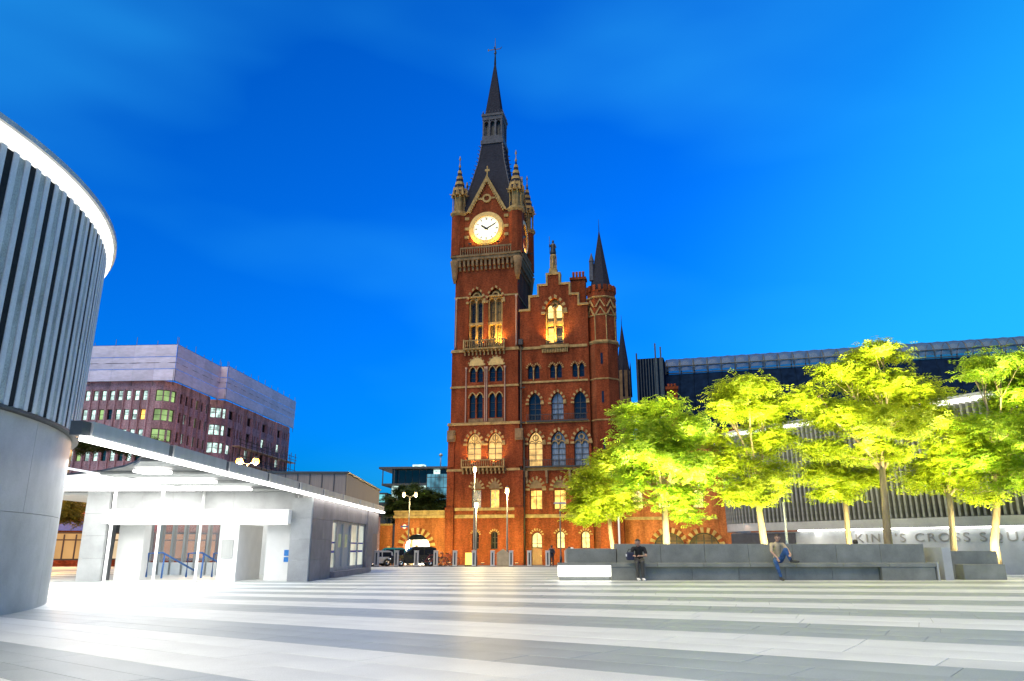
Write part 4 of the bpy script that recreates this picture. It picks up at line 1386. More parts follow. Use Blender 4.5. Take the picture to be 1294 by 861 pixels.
# ------------------------------------------------------------------ curved finned wall with the square's name
SA = (12.07, 46.0); SR = math.atan2(-.8255, .5644)
sw = thing('finned_wall', (*SA, 0), SR, 'long curved wall of dark vertical fins over a granite base with a lit name sign', 'wall')
def sww(x, y, z):
    return Vector((SA[0] + x*math.cos(SR) - y*math.sin(SR), SA[1] + x*math.sin(SR) + y*math.cos(SR), z))
path = [(3.2 - 4.2*math.sin(R(a)), 4.2*(1-math.cos(R(a)))) for a in range(90, 0, -6)] + [(3.2+.65*i, 0.0) for i in range(0, 34)]
def wall_strip(mb, z0, z1, off0, off1, thick=.3, i0=0, i1=None):
    i1 = len(path) if i1 is None else i1
    nrm = []
    for i in range(len(path)):
        a, b_ = path[max(i-1,0)], path[min(i+1,len(path)-1)]
        dx, dy = b_[0]-a[0], b_[1]-a[1]
        l = math.hypot(dx, dy)
        nrm.append((dy/l, -dx/l))
    v, f = [], []
    for i in range(i0, i1):
        (x, y), (nx, ny) = path[i], nrm[i]
        for (o_, z) in ((off0, z0), (off1, z1), (off1-thick, z1), (off0-thick, z0)):
            v.append((x+nx*o_, y+ny*o_, z))
    n = i1-i0
    for k in range(n-1):
        for j in range(4): f.append((k*4+j, (k+1)*4+j, (k+1)*4+(j+1)%4, k*4+(j+1)%4))
    f.append((0,1,2,3)); f.append(((n-1)*4+3,(n-1)*4+2,(n-1)*4+1,(n-1)*4))
    mb.add(v, f)
    return nrm
for i in range(0, len(path)-1, 3):
    mb = MB(); nrm = wall_strip(mb, 0, 1.92, 0, 0, .3, i, min(i+4, len(path))); mb.build('granite_panel', M['conc'], sw)
    mb = MB(); wall_strip(mb, 1.99, 2.42, .25, .25, .5, i, min(i+4, len(path))); mb.build('band_panel', M['conc'], sw)
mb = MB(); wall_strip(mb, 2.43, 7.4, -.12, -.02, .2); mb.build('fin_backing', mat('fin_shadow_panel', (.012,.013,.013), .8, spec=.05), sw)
seg = [0.0]
for a, b_ in zip(path[:-1], path[1:]): seg.append(seg[-1] + math.hypot(b_[0]-a[0], b_[1]-a[1]))
fin0 = None
s_ = 0.1
while s_ < seg[-1]-.1:
    i = max(k for k in range(len(seg)) if seg[k] <= s_)
    i = min(i, len(path)-2)
    t = (s_-seg[i])/(seg[i+1]-seg[i])
    x = path[i][0]*(1-t)+path[i+1][0]*t; y = path[i][1]*(1-t)+path[i+1][1]*t
    nx, ny = nrm[i][0]*(1-t)+nrm[i+1][0]*t, nrm[i][1]*(1-t)+nrm[i+1][1]*t
    if fin0 is None:
        mb = MB()
        mb.add([(-.05,-.26,2.44),(.05,-.26,2.44),(.05,.1,2.44),(-.05,.1,2.44),(-.05,-.38,7.4),(.05,-.38,7.4),(.05,.05,7.4),(-.05,.05,7.4)],
               [(0,3,2,1),(4,5,6,7),(0,1,5,4),(1,2,6,5),(2,3,7,6),(3,0,4,7)])
        fin0 = mb.build('fin', mat('grey_steel_fin', (.20,.21,.205), .55, .25, 5), sw); o = fin0
    else:
        o = fin0.copy(); col.objects.link(o); o.parent = sw
    o.location = (x, y, 0)
    o.rotation_euler = (0, 0, math.atan2(ny, nx) + PI/2)
    s_ += .265
mb = MB(); wall_strip(mb, 7.42, 7.6, .42, .42, .6); mb.build('rim_light', M['strip_soft'], sw)
mb = MB(); wall_strip(mb, 7.61, 7.74, .48, .48, .7); mb.build('rim_cap', M['steel'], sw)
i0 = next(i for i in range(len(path)) if path[i][0] > 5.7)
mb = MB(); wall_strip(mb, 1.93, 1.985, .20, .20, .1, i0); mb.build('sign_light', M['strip'], sw)
mb = MB(); mb.box(1.2, 5.5, -.03, -.005, .3, 1.85); mb.build('recess_shade_panel', M['steel_d'], sw)  # flat dark panel painted in for the shade of a recess
txt = bpy.data.curves.new('sign_lettering', 'FONT')
txt.body = "KING'S CROSS SQUARE"
txt.size = .56
txt.extrude = .015
txt.space_character = 1.28
to = bpy.data.objects.new('tmp_text', txt); col.objects.link(to)
bpy.context.view_layer.update()
me = bpy.data.meshes.new_from_object(to.evaluated_get(bpy.context.evaluated_depsgraph_get()))
bpy.data.objects.remove(to)
me.materials.clear(); me.materials.append(mat('sign_letter_bronze', (.20,.19,.17), .5))
tx = max(v_.co.x for v_ in me.vertices)
lo = bpy.data.objects.new('sign_lettering', me); col.objects.link(lo); lo.parent = sw
lo.location = (8.9, -.018, 1.36); lo.rotation_euler = (R(90), 0, 0)
lo.scale = (8.9/tx, 1.0, 1)
for k in range(6):
    light('AREA', 'sign_lamp', sww(6.8+k*2.3, -.3, 1.9), 16, (1,.97,.9), None, .3, 2.2, rot=(0,R(-18),SR))
light('AREA', 'sign_lamp', sww(2.5, -.3, 2.3), 6, (1,.6,.4), None, .3, 2.0, rot=(0,0,SR))

# ------------------------------------------------------------------ mauve office block with sheeted scaffold top
OR = R(-4)
ob = thing('office_block', (-41.9, 90.2, 0), OR, 'mauve brick office block with rounded corners, lit windows and a white sheeted roof', 'building')
rows = [(13.65, 14.95), (16.1, 17.4), (18.5, 19.75), (11.1, 12.4), (8.6, 9.9)]
def wall_face(p0, p1, z0, z1, wins, ribs=(), name='wall'):
    """wall from p0 to p1 (seen from the right of its direction's front) with window openings (s, w, z0, z1, pane)"""
    dx, dy = p1[0]-p0[0], p1[1]-p0[1]
    L = math.hypot(dx, dy)
    T = Matrix.Translation((p0[0], p0[1], 0)) @ Matrix.Rotation(math.atan2(dy, dx), 4, 'Z')
    hs = [[(s-w/2,a),(s+w/2,a),(s+w/2,b_),(s-w/2,b_)] for s, w, a, b_, pn in wins]
    mb = MB(T); mb.ext([(0,z0),(L,z0),(L,z1),(0,z1)], 0, .5, holes=hs, reveal=.3, back=False)
    for s in ribs: mb.box(s-.1, s+.1, -.16, -.001, z0, z1-1.0)
    mb.build(name, M['brick_p'], ob)
    for (s, w, a, b_, pn), h in zip(wins, hs):
        window(ob, h, .2, pn, M['frame_dark'], mull=0, trans=(.5,) if w < 1 else (), fw=.06, T=T)
def pick():
    return rnd.choice([M['cool_pane'], M['cool_pane'], M['cool_pane'], M['lime_pane'], M['dark_window'], M['warm_pane'] if rnd.random() < .1 else M['cool_pane']])
ZB, ZT = -1.5, 20.9
wins = [(30-1.3-k*1.05, .66, a, b_, pick()) for k in range(24) for (a, b_) in rows[:4]]
wall_face((-31.8,0), (-1.8,0), ZB, ZT, wins, [30-.78-k*1.05 for k in range(26)])
def corner_bay(c, r, a0, a1, pane=None):
    n = 3
    for k in range(n):
        t0, t1 = a0+(a1-a0)*k/n, a0+(a1-a0)*(k+1)/n
        p0 = (c[0]+r*math.cos(t0), c[1]+r*math.sin(t0)); p1 = (c[0]+r*math.cos(t1), c[1]+r*math.sin(t1))
        L = math.hypot(p1[0]-p0[0], p1[1]-p0[1])
        wall_face(p0, p1, ZB, ZT, [(L/2, L*.96 if k == 1 else L*.9, a-.1, b_+.05, M['lime_pane'] if pane is None else pane) for (a, b_) in rows[:4]])
corner_bay((-1.8,1.8), 1.8, R(-90), R(0))
wins = [(1.2+k*1.4, .62, a, b_, pick() if k % 2 else M['dark_window']) for k in range(6) for (a, b_) in rows[:4]]
wall_face((0,1.8), (0,10.6), ZB, ZT, wins, [.5+k*1.4 for k in range(7)])
wall_face((0,10.6), (-2,10.6), ZB, ZT, [])
wall_face((-2,10.6), (-2,12.2), ZB, ZT, [])
wall_face((-2,12.2), (-.8,12.2), ZB, ZT, [(.6,.8,a,b_,M['cool_pane']) for a, b_ in rows[:4]])
corner_bay((-.8,14.0), 1.8, R(-90), R(0), M['cool_pane'])
for bnum in range(4):                       # right flank, four bays with a wide and narrow windows
    y0 = 14.0 + bnum*6.0
    ws = [(1.3, 1.4, a, b_, M['cool_pane'] if rnd.random() < .5 else M['dark_window']) for a, b_ in rows]
    ws += [(2.9+k*1.0, .5, a, b_, M['dark_window'] if rnd.random() < .7 else M['cool_pane']) for k in range(3) for a, b_ in rows]
    wall_face((1.0+.12*(bnum%2), y0), (1.0+.12*(bnum%2), y0+6.0), ZB, ZT, ws, [.15, 2.3, 5.7])
mb = MB(); mb.box(-31.8, -2.2, .6, 38, 20.4, 20.85); mb.box(-2.19, .4, 12.8, 38, 20.4, 20.85); mb.build('flat_roof', M['lead'], ob)
wall_face((1.0,38), (-31.8,38), ZB, ZT, [])
wall_face((-31.8,38), (-31.8,0), ZB, ZT, [])
sheet = mat('scaffold_sheeting', (.50,.47,.62), .6, .14, 1.1, stretch=(1,1,3), objvar=.10)
def sheets(p0, p1, z0, z1, nb, tiers=2):
    dx, dy = p1[0]-p0[0], p1[1]-p0[1]
    L = math.hypot(dx, dy)
    T = Matrix.Translation((p0[0], p0[1], 0)) @ Matrix.Rotation(math.atan2(dy, dx), 4, 'Z')
    for k in range(nb):
        for t in range(tiers):
            a, b_ = z0+(z1-z0)*t/tiers, z0+(z1-z0)*(t+1)/tiers
            mb = MB(T)
            x0, x1 = L*k/nb+.01, L*(k+1)/nb-.01
            n = 4
            v = []
            for i in range(n+1):
                for j in range(n+1):
                    bl = -.10*math.sin(PI*i/n)*math.sin(PI*j/n)*rnd.uniform(.2,1)
                    v.append((x0+(x1-x0)*i/n, bl-.05*t, a+.02+(b_-a-.04)*j/n))
            nn = len(v)
            v += [(x, y+.03, z) for x, y, z in v]
            f = [(i*(n+1)+j, (i+1)*(n+1)+j, (i+1)*(n+1)+j+1, i*(n+1)+j+1) for i in range(n) for j in range(n)]
            mb.add(v, f + [tuple(q_+nn for q_ in ff[::-1]) for ff in f], 0, True)
            mb.build('scaffold_sheet', sheet, ob)
    pl = MB(T)
    for k in range(nb+1):
        pl.tube([(L*k/nb, .12, z0-.6), (L*k/nb, .12, z1+rnd.uniform(.4,1.1))], .035, 4)
    for z in (z0, (z0+z1)/2, z1): pl.tube([(0,-.08,z),(L,-.08,z)], .03, 4)
    pl.build('scaffold_pole', M['steel_d'], ob)
sheets((-31.8,-.5), (.6,-.5), 20.75, 25.3, 12, 3)
sheets((.6,-.5), (.6,11.4), 20.75, 25.3, 5, 3)
sheets((.6,11.4), (1.7,11.4), 20.75, 25.3, 1, 3)
sheets((1.7,11.4), (1.7,38.2), 20.75, 25.4, 10, 3)
scf = thing('scaffolding', (-41.9, 90.2, 0), OR, 'brown tubular scaffolding with board decks on the flank of the mauve office block', 'scaffolding')
for k in range(12):
    mb = MB(); mb.tube([(2.5, 16+k*2.0, ZB), (2.5, 16+k*2.0, 16.4)], .05, 4); mb.tube([(1.5, 16+k*2.0, ZB), (1.5, 16+k*2.0, 16.4)], .05, 4); mb.build('standard_pair', M['frame_dark'], scf)
for z in (6.0, 8.2, 10.4, 12.6, 14.8):
    mb = MB(); mb.box(1.4, 2.5, 15.6, 38.4, z, z+.12); mb.build('board_deck', mat('scaffold_boards', (.45,.28,.2), .7), scf)
    mb = MB()
    for dz in (.5, 1.0): mb.tube([(2.56,15.4,z+dz),(2.56,38.6,z+dz)], .04, 4)
    mb.build('guard_rail', M['frame_dark'], scf)
for k in range(5):
    mb = MB(); mb.tube([(2.6,16+k*4,4),(2.6,20+k*4,12.6)], .035, 4); mb.build('brace', M['frame_dark'], scf)

# ------------------------------------------------------------------ far buildings
gb_ = thing('glass_building', (-17, 130, 0), R(-6), 'modern dark glass building with a jutting flat roof beyond the dark tree', 'building')
mb = MB(); mb.box(-3.6, 6.2, 0, 14, -2, 14.0); mb.build('core', M['steel_d'], gb_)
for fl in range(3):
    z = 6.0+fl*2.7
    for k in range(8):
        mb = MB(); mb.box(-3.55+k*1.2, -2.45+k*1.2, -.12, -.01, z+.3, z+2.5); mb.build('window', rnd.choice([M['dark_window'], M['blue_window'], M['dark_window'], M['cool_pane']]), gb_)
for z in (14.0, 11.2):
    mb = MB(); mb.box(-5.6 if z > 12 else -5.0, 6.6, -1.4, 14, z, z+.35); mb.build('roof_slab', M['steel_d'], gb_)
mb = MB()
for x in (-5.0, -3.0): mb.box(x, x+.15, -1.2, -1.05, 11.5, 14)
mb.build('roof_post', M['steel_d'], gb_)
mb = MB(); mb.box(.2, 2.2, -1.2, .5, 14.36, 14.7); mb.build('roof_light', M['cool_pane'], gb_)
mb = MB(); mb.box(2.9, 7.2, -2.0, -.5, 5.5, 13.0); wg = mb.build('glazed_wing', lit_pane('teal_lit_wing', (.25,.75,1.0), .55, .5, .2), gb_)
mb = MB()
for k in range(7): mb.box(2.9+k*.7, 2.97+k*.7, -2.06, -2.0, 5.5, 13.0)
for k in range(5): mb.box(2.9, 7.2, -2.05, -2.001, 5.6+k*1.7, 5.7+k*1.7)
mb.build('mullion', M['steel_d'], wg)
mb = MB(); mb.tube([(4.8,0,14.3),(4.8,0,16.6)], .09, 5); mb.lathe(4.8, 0, [(.3,16.2),(.35,16.5),(.1,16.7)], 8); mb.build('mast', M['steel'], gb_)
hb_ = thing('far_office', (-26, 132, 0), R(-4), 'low far office building with a bright cyan lit top floor', 'building')
mb = MB(); mb.box(-5, 4.4, 0, 10, -2, 10.2); mb.build('wall', M['steel_d'], hb_)
for k in range(6):
    mb = MB(); mb.box(-4.6+k*1.5, -3.4+k*1.5, -.1, -.01, 8.6, 9.9); mb.build('window', lit_pane('cyan_room', (.3,.95,1.0), .9, .8, .3), hb_)
    mb = MB(); mb.box(-4.6+k*1.5, -3.9+k*1.5, -.1, -.01, 6.2, 7.7); mb.build('window', M['cool_pane'] if k in (2,3,4) else M['dark_window'], hb_)
mb = MB(); mb.tube([(-1.5,1,10.2),(-1.5,1,13)], .06, 5); mb.build('mast', M['steel'], hb_)
ph = thing('pitched_house', (-20.5, 100, -1), R(-8), 'dark mauve pitched roof house behind the plant room', 'building')
mb = MB(); mb.box(-6, 1, 0, 8, -.5, 6.2); mb.build('wall', M['brick_p'], ph)
mb = MB(); mb.ext([(-6.3,6.2),(1.3,6.2),(-1.2,8.6),(-3.8,8.6)], -.2, 8.2); mb.build('roof', M['slate'], ph)
# street beyond the entrance, seen through its glass and past the drum
tr_ = thing('brick_terrace', (-29, 62, -.35), R(20), 'orange lit brick terrace of shops on the street behind the station entrance', 'building')
hs = []
for fl in range(1):
    for k in range(10): hs.append([(-22+k*3.2, 4.6+fl*3), (-20.6+k*3.2, 4.6+fl*3), (-20.6+k*3.2, 6.5+fl*3), (-22+k*3.2, 6.5+fl*3)])
mb = MB(); mb.ext([(-24,-.5),(12,-.5),(12,6.9),(-24,6.9)], 0, .6, holes=hs, reveal=.4, back=False); mb.build('wall', M['brick_o'], tr_)
for h in hs: window(tr_, h, .3, rnd.choice([M['warm_pane'], M['dark_window'], M['cream_pane']]), M['frame_pale'], mull=1, trans=(.5,))
SHOP = [lit_pane('shop_light', (1.0,.55,.2), .8, .25, .55), lit_pane('shop_light', (1.0,.75,.45), 1.1, .25, .6), lit_pane('shop_light', (1.0,.42,.15), .6, .25, .5)]
for k in range(7):
    x0 = -22.5+k*4.7; window(tr_, [(x0,.5),(x0+4.1,.5),(x0+4.1,2.6),(x0,2.6)], -.2, SHOP[k % 3], M['frame_dark'], mull=4, trans=(.72,), fw=.12, name='shop_window')
    mb = MB(); mb.box(x0, x0+4.1, -.3, -.01, -.3, .49); mb.build('stall_riser', M['brick'], tr_)
    mb = MB(); mb.box(-22.6+k*4.7, -18.3+k*4.7, -.4, -.02, 2.7, 3.4); mb.build('shop_fascia', mat('fascia_paint', rnd.choice([(.35,.03,.03),(.04,.08,.35),(.3,.1,.04)]), .5), tr_)
# ------------------------------------------------------------------ granite benches
BYF = 27.02
bench = thing('granite_bench', (0, BYF, 0), 0, 'long dark granite bench with high back and recessed base, two people on it', 'bench')
def blocks(name, x0, x1, y0, y1, z0, z1, n, parent, m='granite'):
    for k in range(n):
        a, b_ = x0+(x1-x0)*k/n, x0+(x1-x0)*(k+1)/n
        mb = MB(); mb.box(a+.004, b_-.004, y0, y1, z0, z1)
        bevel(mb.build(name, M[m], parent), .008)
blocks('seat_slab', 3.42, 14.64, 0, .62, .45, .58, 7, bench)
blocks('end_block', 3.42, 4.62, .02, .62, 0, .446, 1, bench)
blocks('end_block', 12.75, 14.6, .02, .62, 0, .446, 1, bench)
blocks('base_block', 4.63, 12.74, .22, .62, 0, .446, 5, bench)
blocks('back_block', 3.72, 14.62, .63, 1.5, 0, 1.22, 7, bench)
blocks('back_block', 1.95, 3.70, .63, 1.5, 0, 1.06, 1, bench)
mb = MB(); mb.box(14.66, 14.72, .0, .62, 0, .6); mb.build('edge_trim', M['steel'], bench)
lb = thing('glowing_bench', (0, BYF, 0), 0, 'low white bench block glowing brightly at the end of the granite bench', 'bench')
mb = MB(); mb.box(1.62, 3.40, .03, .6, .14, .5); mb.build('light_panel', mat('glowing_panel', (.9,.9,.9), .4, .02, emit=(1,.97,.88), estr=4), lb)
mb = MB(); mb.box(1.6, 3.41, 0, .61, .5, .58); mb.build('seat_slab', M['granite'], lb)
mb = MB(); mb.box(1.66, 3.36, .1, .55, 0, .139); mb.build('plinth', M['granite'], lb)
b2 = thing('granite_bench', (15.95, 27.7, 0), 0, 'short granite block seat by the finned wall beside the leaning trunk', 'bench')
blocks('seat_slab', 0, 1.5, 0, .5, 0, .52, 1, b2)
blocks('back_block', -.1, 1.6, .51, 1.0, 0, .98, 1, b2)
mb = MB(); mb.box(15.0, 15.3, 27.2, 28.9, 0, 1.1); pl_ = mb.build('low_wall', M['conc'])
tag(pl_, 'pale granite upstand closing the end of the long bench', 'wall')
# ------------------------------------------------------------------ bollards
boll_px = [476.4, 501.3, 526.4, 550.8, 575, 599, 622.5, 645.8, 668.8, 692, 716]
PALE = mat('satin_steel', (.62,.60,.56), .4, .08, 4, stretch=(1,1,.2))
def make_bollard():
    o = thing('bollard', (0,0,0), 0, 'square stainless steel bollard in the row along the kerb of the square', 'bollard', 'steel bollards along the edge of the square')
    mb = MB(); mb.box(-.14, .14, -.14, .14, 0, .98); bevel(mb.build('post', PALE, o), .015)
    mb = MB(); mb.box(-.155, .155, -.155, .155, .982, 1.03); bevel(mb.build('cap', PALE, o), .01)
    mb = MB(); mb.box(-.16, .16, -.16, .16, 0, .03); mb.build('collar', M['steel_d'], o)
    mb = MB(); mb.box(-.05, .05, -.146, -.141, .12, .9); mb.build('groove', M['steel_d'], o)
    return o
b0 = make_bollard()
for k, px in enumerate(boll_px):
    o = b0 if k == 0 else copy_tree(b0)
    o.location = ((px-647)/985*52, 52, ground_z(52)+.004)
    o['label'] = 'square steel bollard along the kerb of the square, ' + ORD[k] + ' from the station entrance'
bi = copy_tree(b0); bi.location = ew(-8.5, 1.5, 0); bi['label'] = 'lone square steel bollard between the drum and the station entrance'; del bi['group']
# ------------------------------------------------------------------ street lamps
def lamp_post(x, y, h, label, heads=1, z0=None, e=900, twin=False, colr=(1.0,.72,.28), size=.2, low=False, group=None):
    z0 = ground_z(y) if z0 is None else z0
    o = thing('street_lamp', (x, y, z0), 0, label, 'street lamp', group)
    H_ = h - z0
    mb = MB(); mb.lathe(0, 0, [(.16,0),(.14,.9),(.09,1.0),(.06,H_-.25)], 10); mb.build('post', M['steel_d'], o)
    offs = [-.75, .75] if twin else [0]
    for ox in offs:
        if ox:
            mb = MB(); mb.tube([(0,0,H_-.3),(ox*.6,0,H_-.1),(ox,0,H_-.05)], .05, 6); mb.build('arm', M['steel_d'], o)
        mb = MB(); mb.lathe(ox, 0, [(.07,H_-.32),(size*.9,H_-.2),(size,H_),(size*.75,H_+.22),(.05,H_+.3)], 12); mb.build('lantern', M['lamp_orange' if colr[1] < .6 else 'lamp'], o)
        mb = MB(); mb.lathe(ox, 0, [(size*.8,H_+.225),(size*.5,H_+.34),(.03,H_+.44)], 12); mb.build('lantern_cap', M['steel_d'], o)
        light('POINT', 'lamp_light', (x+ox, y-.05, z0+H_-.4), e, colr, None, size)
    return o
lamp_post(-3.68, 75, 8.58, 'tallest of the lit street lamps before the clock tower', e=1500)
lamp_post(-3.25, 70, 4.86, 'short lit street lamp standing just in front of the tallest one', e=900)
lamp_post(-.45, 72, 6.28, 'slim lit street lamp in front of the tower right corner', e=1200)
lamp_post(-12.69, 95, 7.45, 'street lamp with twin lit heads above the archway parapet', twin=True, e=700, z0=-1.1)
lamp_post(-24.5, 70, 8.81, 'orange street lamp with twin heads before the scaffolded flank', twin=True, e=7000, colr=(1,.55,.22), size=.34)
lamp_post(-35.12, 60, 10.42, 'orange street lamp beyond the edge of the finned drum', e=900, colr=(1,.42,.06), size=.3)
def dead_lamp(x, y, h, label, group=None):
    z0 = ground_z(y)
    o = thing('lamp_column', (x, y, z0), 0, label, 'street lamp', group)
    mb = MB(); mb.lathe(0, 0, [(.12,0),(.1,.8),(.06,.9),(.05,h)], 8); mb.build('post', M['steel_d'], o)
    mb = MB(); mb.box(-.55, .55, -.12, .12, h, h+.1); mb.box(-.5, .5, -.1, .1, h+.1, h+.16); mb.build('head', M['steel'], o)
    return o
dead_lamp(4.25, 68, 5.3, 'unlit lamp column with a flat T shaped head by the lit ground floor window')
# tall white poles rising among the trees
for px, Y, h, lab in ((783, 45, 3.6, 'white slender pole behind the smallest tree'), (995, 33, 3.0, 'pale pole beside the trunk behind the seated person with raised knee')):
    o = thing('slender_pole', at(px, 690, Y) * 1, 0, lab, 'pole'); o.location.z = 0
    mb = MB(); mb.lathe(0, 0, [(.1,0),(.06,.06),(.05,h)], 8); mb.build('shaft', M['white'], o)
    mb = MB(); mb.lathe(0, 0, [(.12,0),(.12,.05),(.06,.07)], 8); mb.build('base_plate', M['steel'], o)
# traffic signal and sign box seen between drum and entrance
o = thing('signal_pole', (*ew(-8.6, 3.2, 0).xy, 0), R(4), 'dark traffic pole with a square sign box between drum and entrance', 'pole')
mb = MB(); mb.tube([(0,0,0),(.1,0,3.2)], .07, 8); mb.build('post', M['iron'], o)
mb = MB(); mb.box(-.15, .3, -.2, -.05, 1.65, 2.1); mb.build('sign_box', M['iron'], o)
# yellow lit sign and utility cabinet at the kerb
o = thing('lit_sign_box', at(592, 700, 56) * 1, 0, 'small glowing yellow sign box at the kerb below the tower', 'sign'); o.location.z = ground_z(56)
mb = MB(); mb.box(-.22, .22, -.08, .08, .12, .95); mb.build('panel', mat('yellow_lightbox', (.8,.6,.1), .4, .05, emit=(1,.72,.12), estr=1.6), o)
mb = MB(); mb.box(-.26, .26, -.12, .12, 0, .118); mb.build('foot', M['iron'], o)
o = thing('utility_cabinet', at(635.5, 700, 57) * 1, 0, 'beige pitched top utility cabinet at the kerb below the tower', 'cabinet'); o.location.z = ground_z(57)
mb = MB(); mb.ext([(-.45,0),(.45,0),(.45,.95),(0,1.25),(-.45,.95)], -.25, .25); mb.build('body', mat('beige_paint', (.45,.36,.22), .5), o)
mb = MB(); mb.box(-.38, .38, -.27, -.252, .1, .85); mb.build('door', mat('beige_paint', (.48,.38,.24), .5), o)
# ------------------------------------------------------------------ vehicles
def car(name, loc, rz, label, L, Wd, H_, paint, cab=True, sign=False):
    o = thing(name, loc, rz, label, 'taxi' if name == 'taxi' else 'car')
    h0, hb = .30, H_*.56
    body = [(-L/2+.02,h0+.06),(-L/2,hb*.8),(-L/2+.12,hb),(L/2-.25,hb),(L/2-.02,hb*.78),(L/2,h0+.1)]
    wr = .33
    for wx in (L*.29, -L*.31):                       # wheel arches cut into the profile
        pass
    prof = [(-L/2+.02,h0)]
    for wx in (-L*.31, L*.29):
        prof += [(wx-wr-.08,h0)] + [(wx+(wr+.08)*math.cos(PI-PI*k/8), h0+(wr+.1)*math.sin(PI*k/8)) for k in range(1,8)] + [(wx+wr+.08,h0)]
    prof += [(L/2,h0)] + body[::-1]
    mb = MB(); mb.ext(prof, -Wd/2, Wd/2)
    bevel(mb.build('body', paint, o), .06, 2)
    f0, f1 = (L*.20, L*.08) if cab else (L*.22, L*.06)
    cabp = [(-L/2+.15,hb-.02),(f0+.1,hb-.02),(f1-.12,H_-.07),(f1-.35,H_),(-L/2+.75,H_),(-L/2+.32,H_-.12)]
    mb = MB(); mb.ext(cabp, -Wd/2+.08, Wd/2-.08)
    cb_ = bevel(mb.build('cabin', paint, o), .05, 2)
    for s in (-1, 1):
        y = s*(Wd/2-.075)
        for (a, b_) in ((-L/2+.42, -L*.20), (-L*.18, -L*.0), (L*.015, f0-.12)):
            top = min(H_-.16, H_-.16)
            tx_ = lambda x_: x_ if x_ < f1-.3 else f1-.25
            mb = MB(); mb.add([(a,y,hb+.06),(b_,y,hb+.06),(tx_(b_),y,top),(a+.03,y,top)], [(0,1,2,3) if s < 0 else (3,2,1,0)])
            mb.build('side_window', M['dark_window'], o)
    mb = MB(); mb.add([(f0+.115,-Wd/2+.18,hb+.04),(f0+.115,Wd/2-.18,hb+.04),(f1-.10,Wd/2-.22,H_-.1),(f1-.10,-Wd/2+.22,H_-.1)], [(0,1,2,3)]); mb.build('windscreen', M['dark_window'], o)
    for wx in (-L*.31, L*.29):
        for s in (-1, 1):
            y = s*(Wd/2-.11)
            T = Matrix.Translation((wx, y, wr)) @ Matrix.Rotation(PI/2, 4, 'X')
            mb = MB(T); mb.lathe(0, 0, [(wr*.7,-.1),(wr,-.08),(wr,.08),(wr*.7,.1)], 18); w_ = mb.build('wheel', M['rubber'], o)
            mb = MB(T); mb.lathe(0, 0, [(wr*.62,-.105),(wr*.3,-.115),(wr*.3,.115),(wr*.62,.105)], 14); mb.build('rim', M['chrome'], w_)
    for s in (-1, 1):
        T = Matrix.Translation((L/2-.06, s*(Wd/2-.3), h0+.34)) @ Matrix.Rotation(PI/2, 4, 'Y')
        mb = MB(T); mb.lathe(0, 0, [(.13,-.03),(.13,.06),(.08,.1)], 12); mb.build('headlight', M['chrome'], o)
        mb = MB(); mb.box(-L/2-.02, -L/2+.04, s*(Wd/2-.2)-.07, s*(Wd/2-.2)+.07, h0+.25, h0+.5); mb.build('tail_light', mat('tail_lamp_red', (.3,.01,.01), .3), o)
        mb = MB(); mb.box(f0-.1, f0+.06, s*(Wd/2+.09)-.09, s*(Wd/2+.09)+.09, hb+.04, hb+.2); mb.build('mirror', paint, o)
    mb = MB(); mb.box(L/2-.03, L/2+.07, -Wd/2+.08, Wd/2-.08, h0+.02, h0+.18); mb.box(-L/2-.07, -L/2+.03, -Wd/2+.08, Wd/2-.08, h0+.02, h0+.18); mb.build('bumper', M['rubber'], o)
    mb = MB(); mb.box(L/2-.005, L/2+.03, -.3, .3, h0+.24, h0+.46); mb.build('grille', M['chrome'], o)
    mb = MB(); mb.box(L/2+.071, L/2+.08, -.26, .26, h0+.04, h0+.16); mb.build('number_plate', M['white'], o)
    if sign:
        mb = MB(); mb.box(f1-.75, f1-.5, -.3, .3, H_+.005, H_+.15); mb.build('roof_sign', mat('taxi_roof_sign', (.6,.4,.1), .4), o)
    return o
blackp = mat('black_car_paint', (.012,.014,.016), .18, .1, coat=.6)
tealp = mat('teal_car_paint', (.02,.16,.20), .2, .1, coat=.6)
silvp = mat('silver_car_paint', (.45,.47,.5), .25, .08, metal=.4, coat=.5)
p_ = at(523, 700, 73); car('taxi', (p_.x, 73, ground_z(73)-.012), R(196), 'black London style taxi cab waiting at the kerb before the archway', 4.5, 1.78, 1.78, blackp, sign=True)
p_ = at(490, 700, 79); car('taxi', (p_.x-.2, 79, ground_z(79)-.012), R(190), 'teal taxi cab waiting behind the black one', 4.5, 1.78, 1.82, tealp, sign=True)
p_ = at(470, 700, 74); car('parked_car', (p_.x, 74, ground_z(74)-.012), R(205), 'silver car half hidden by the station entrance corner', 4.2, 1.7, 1.45, silvp)
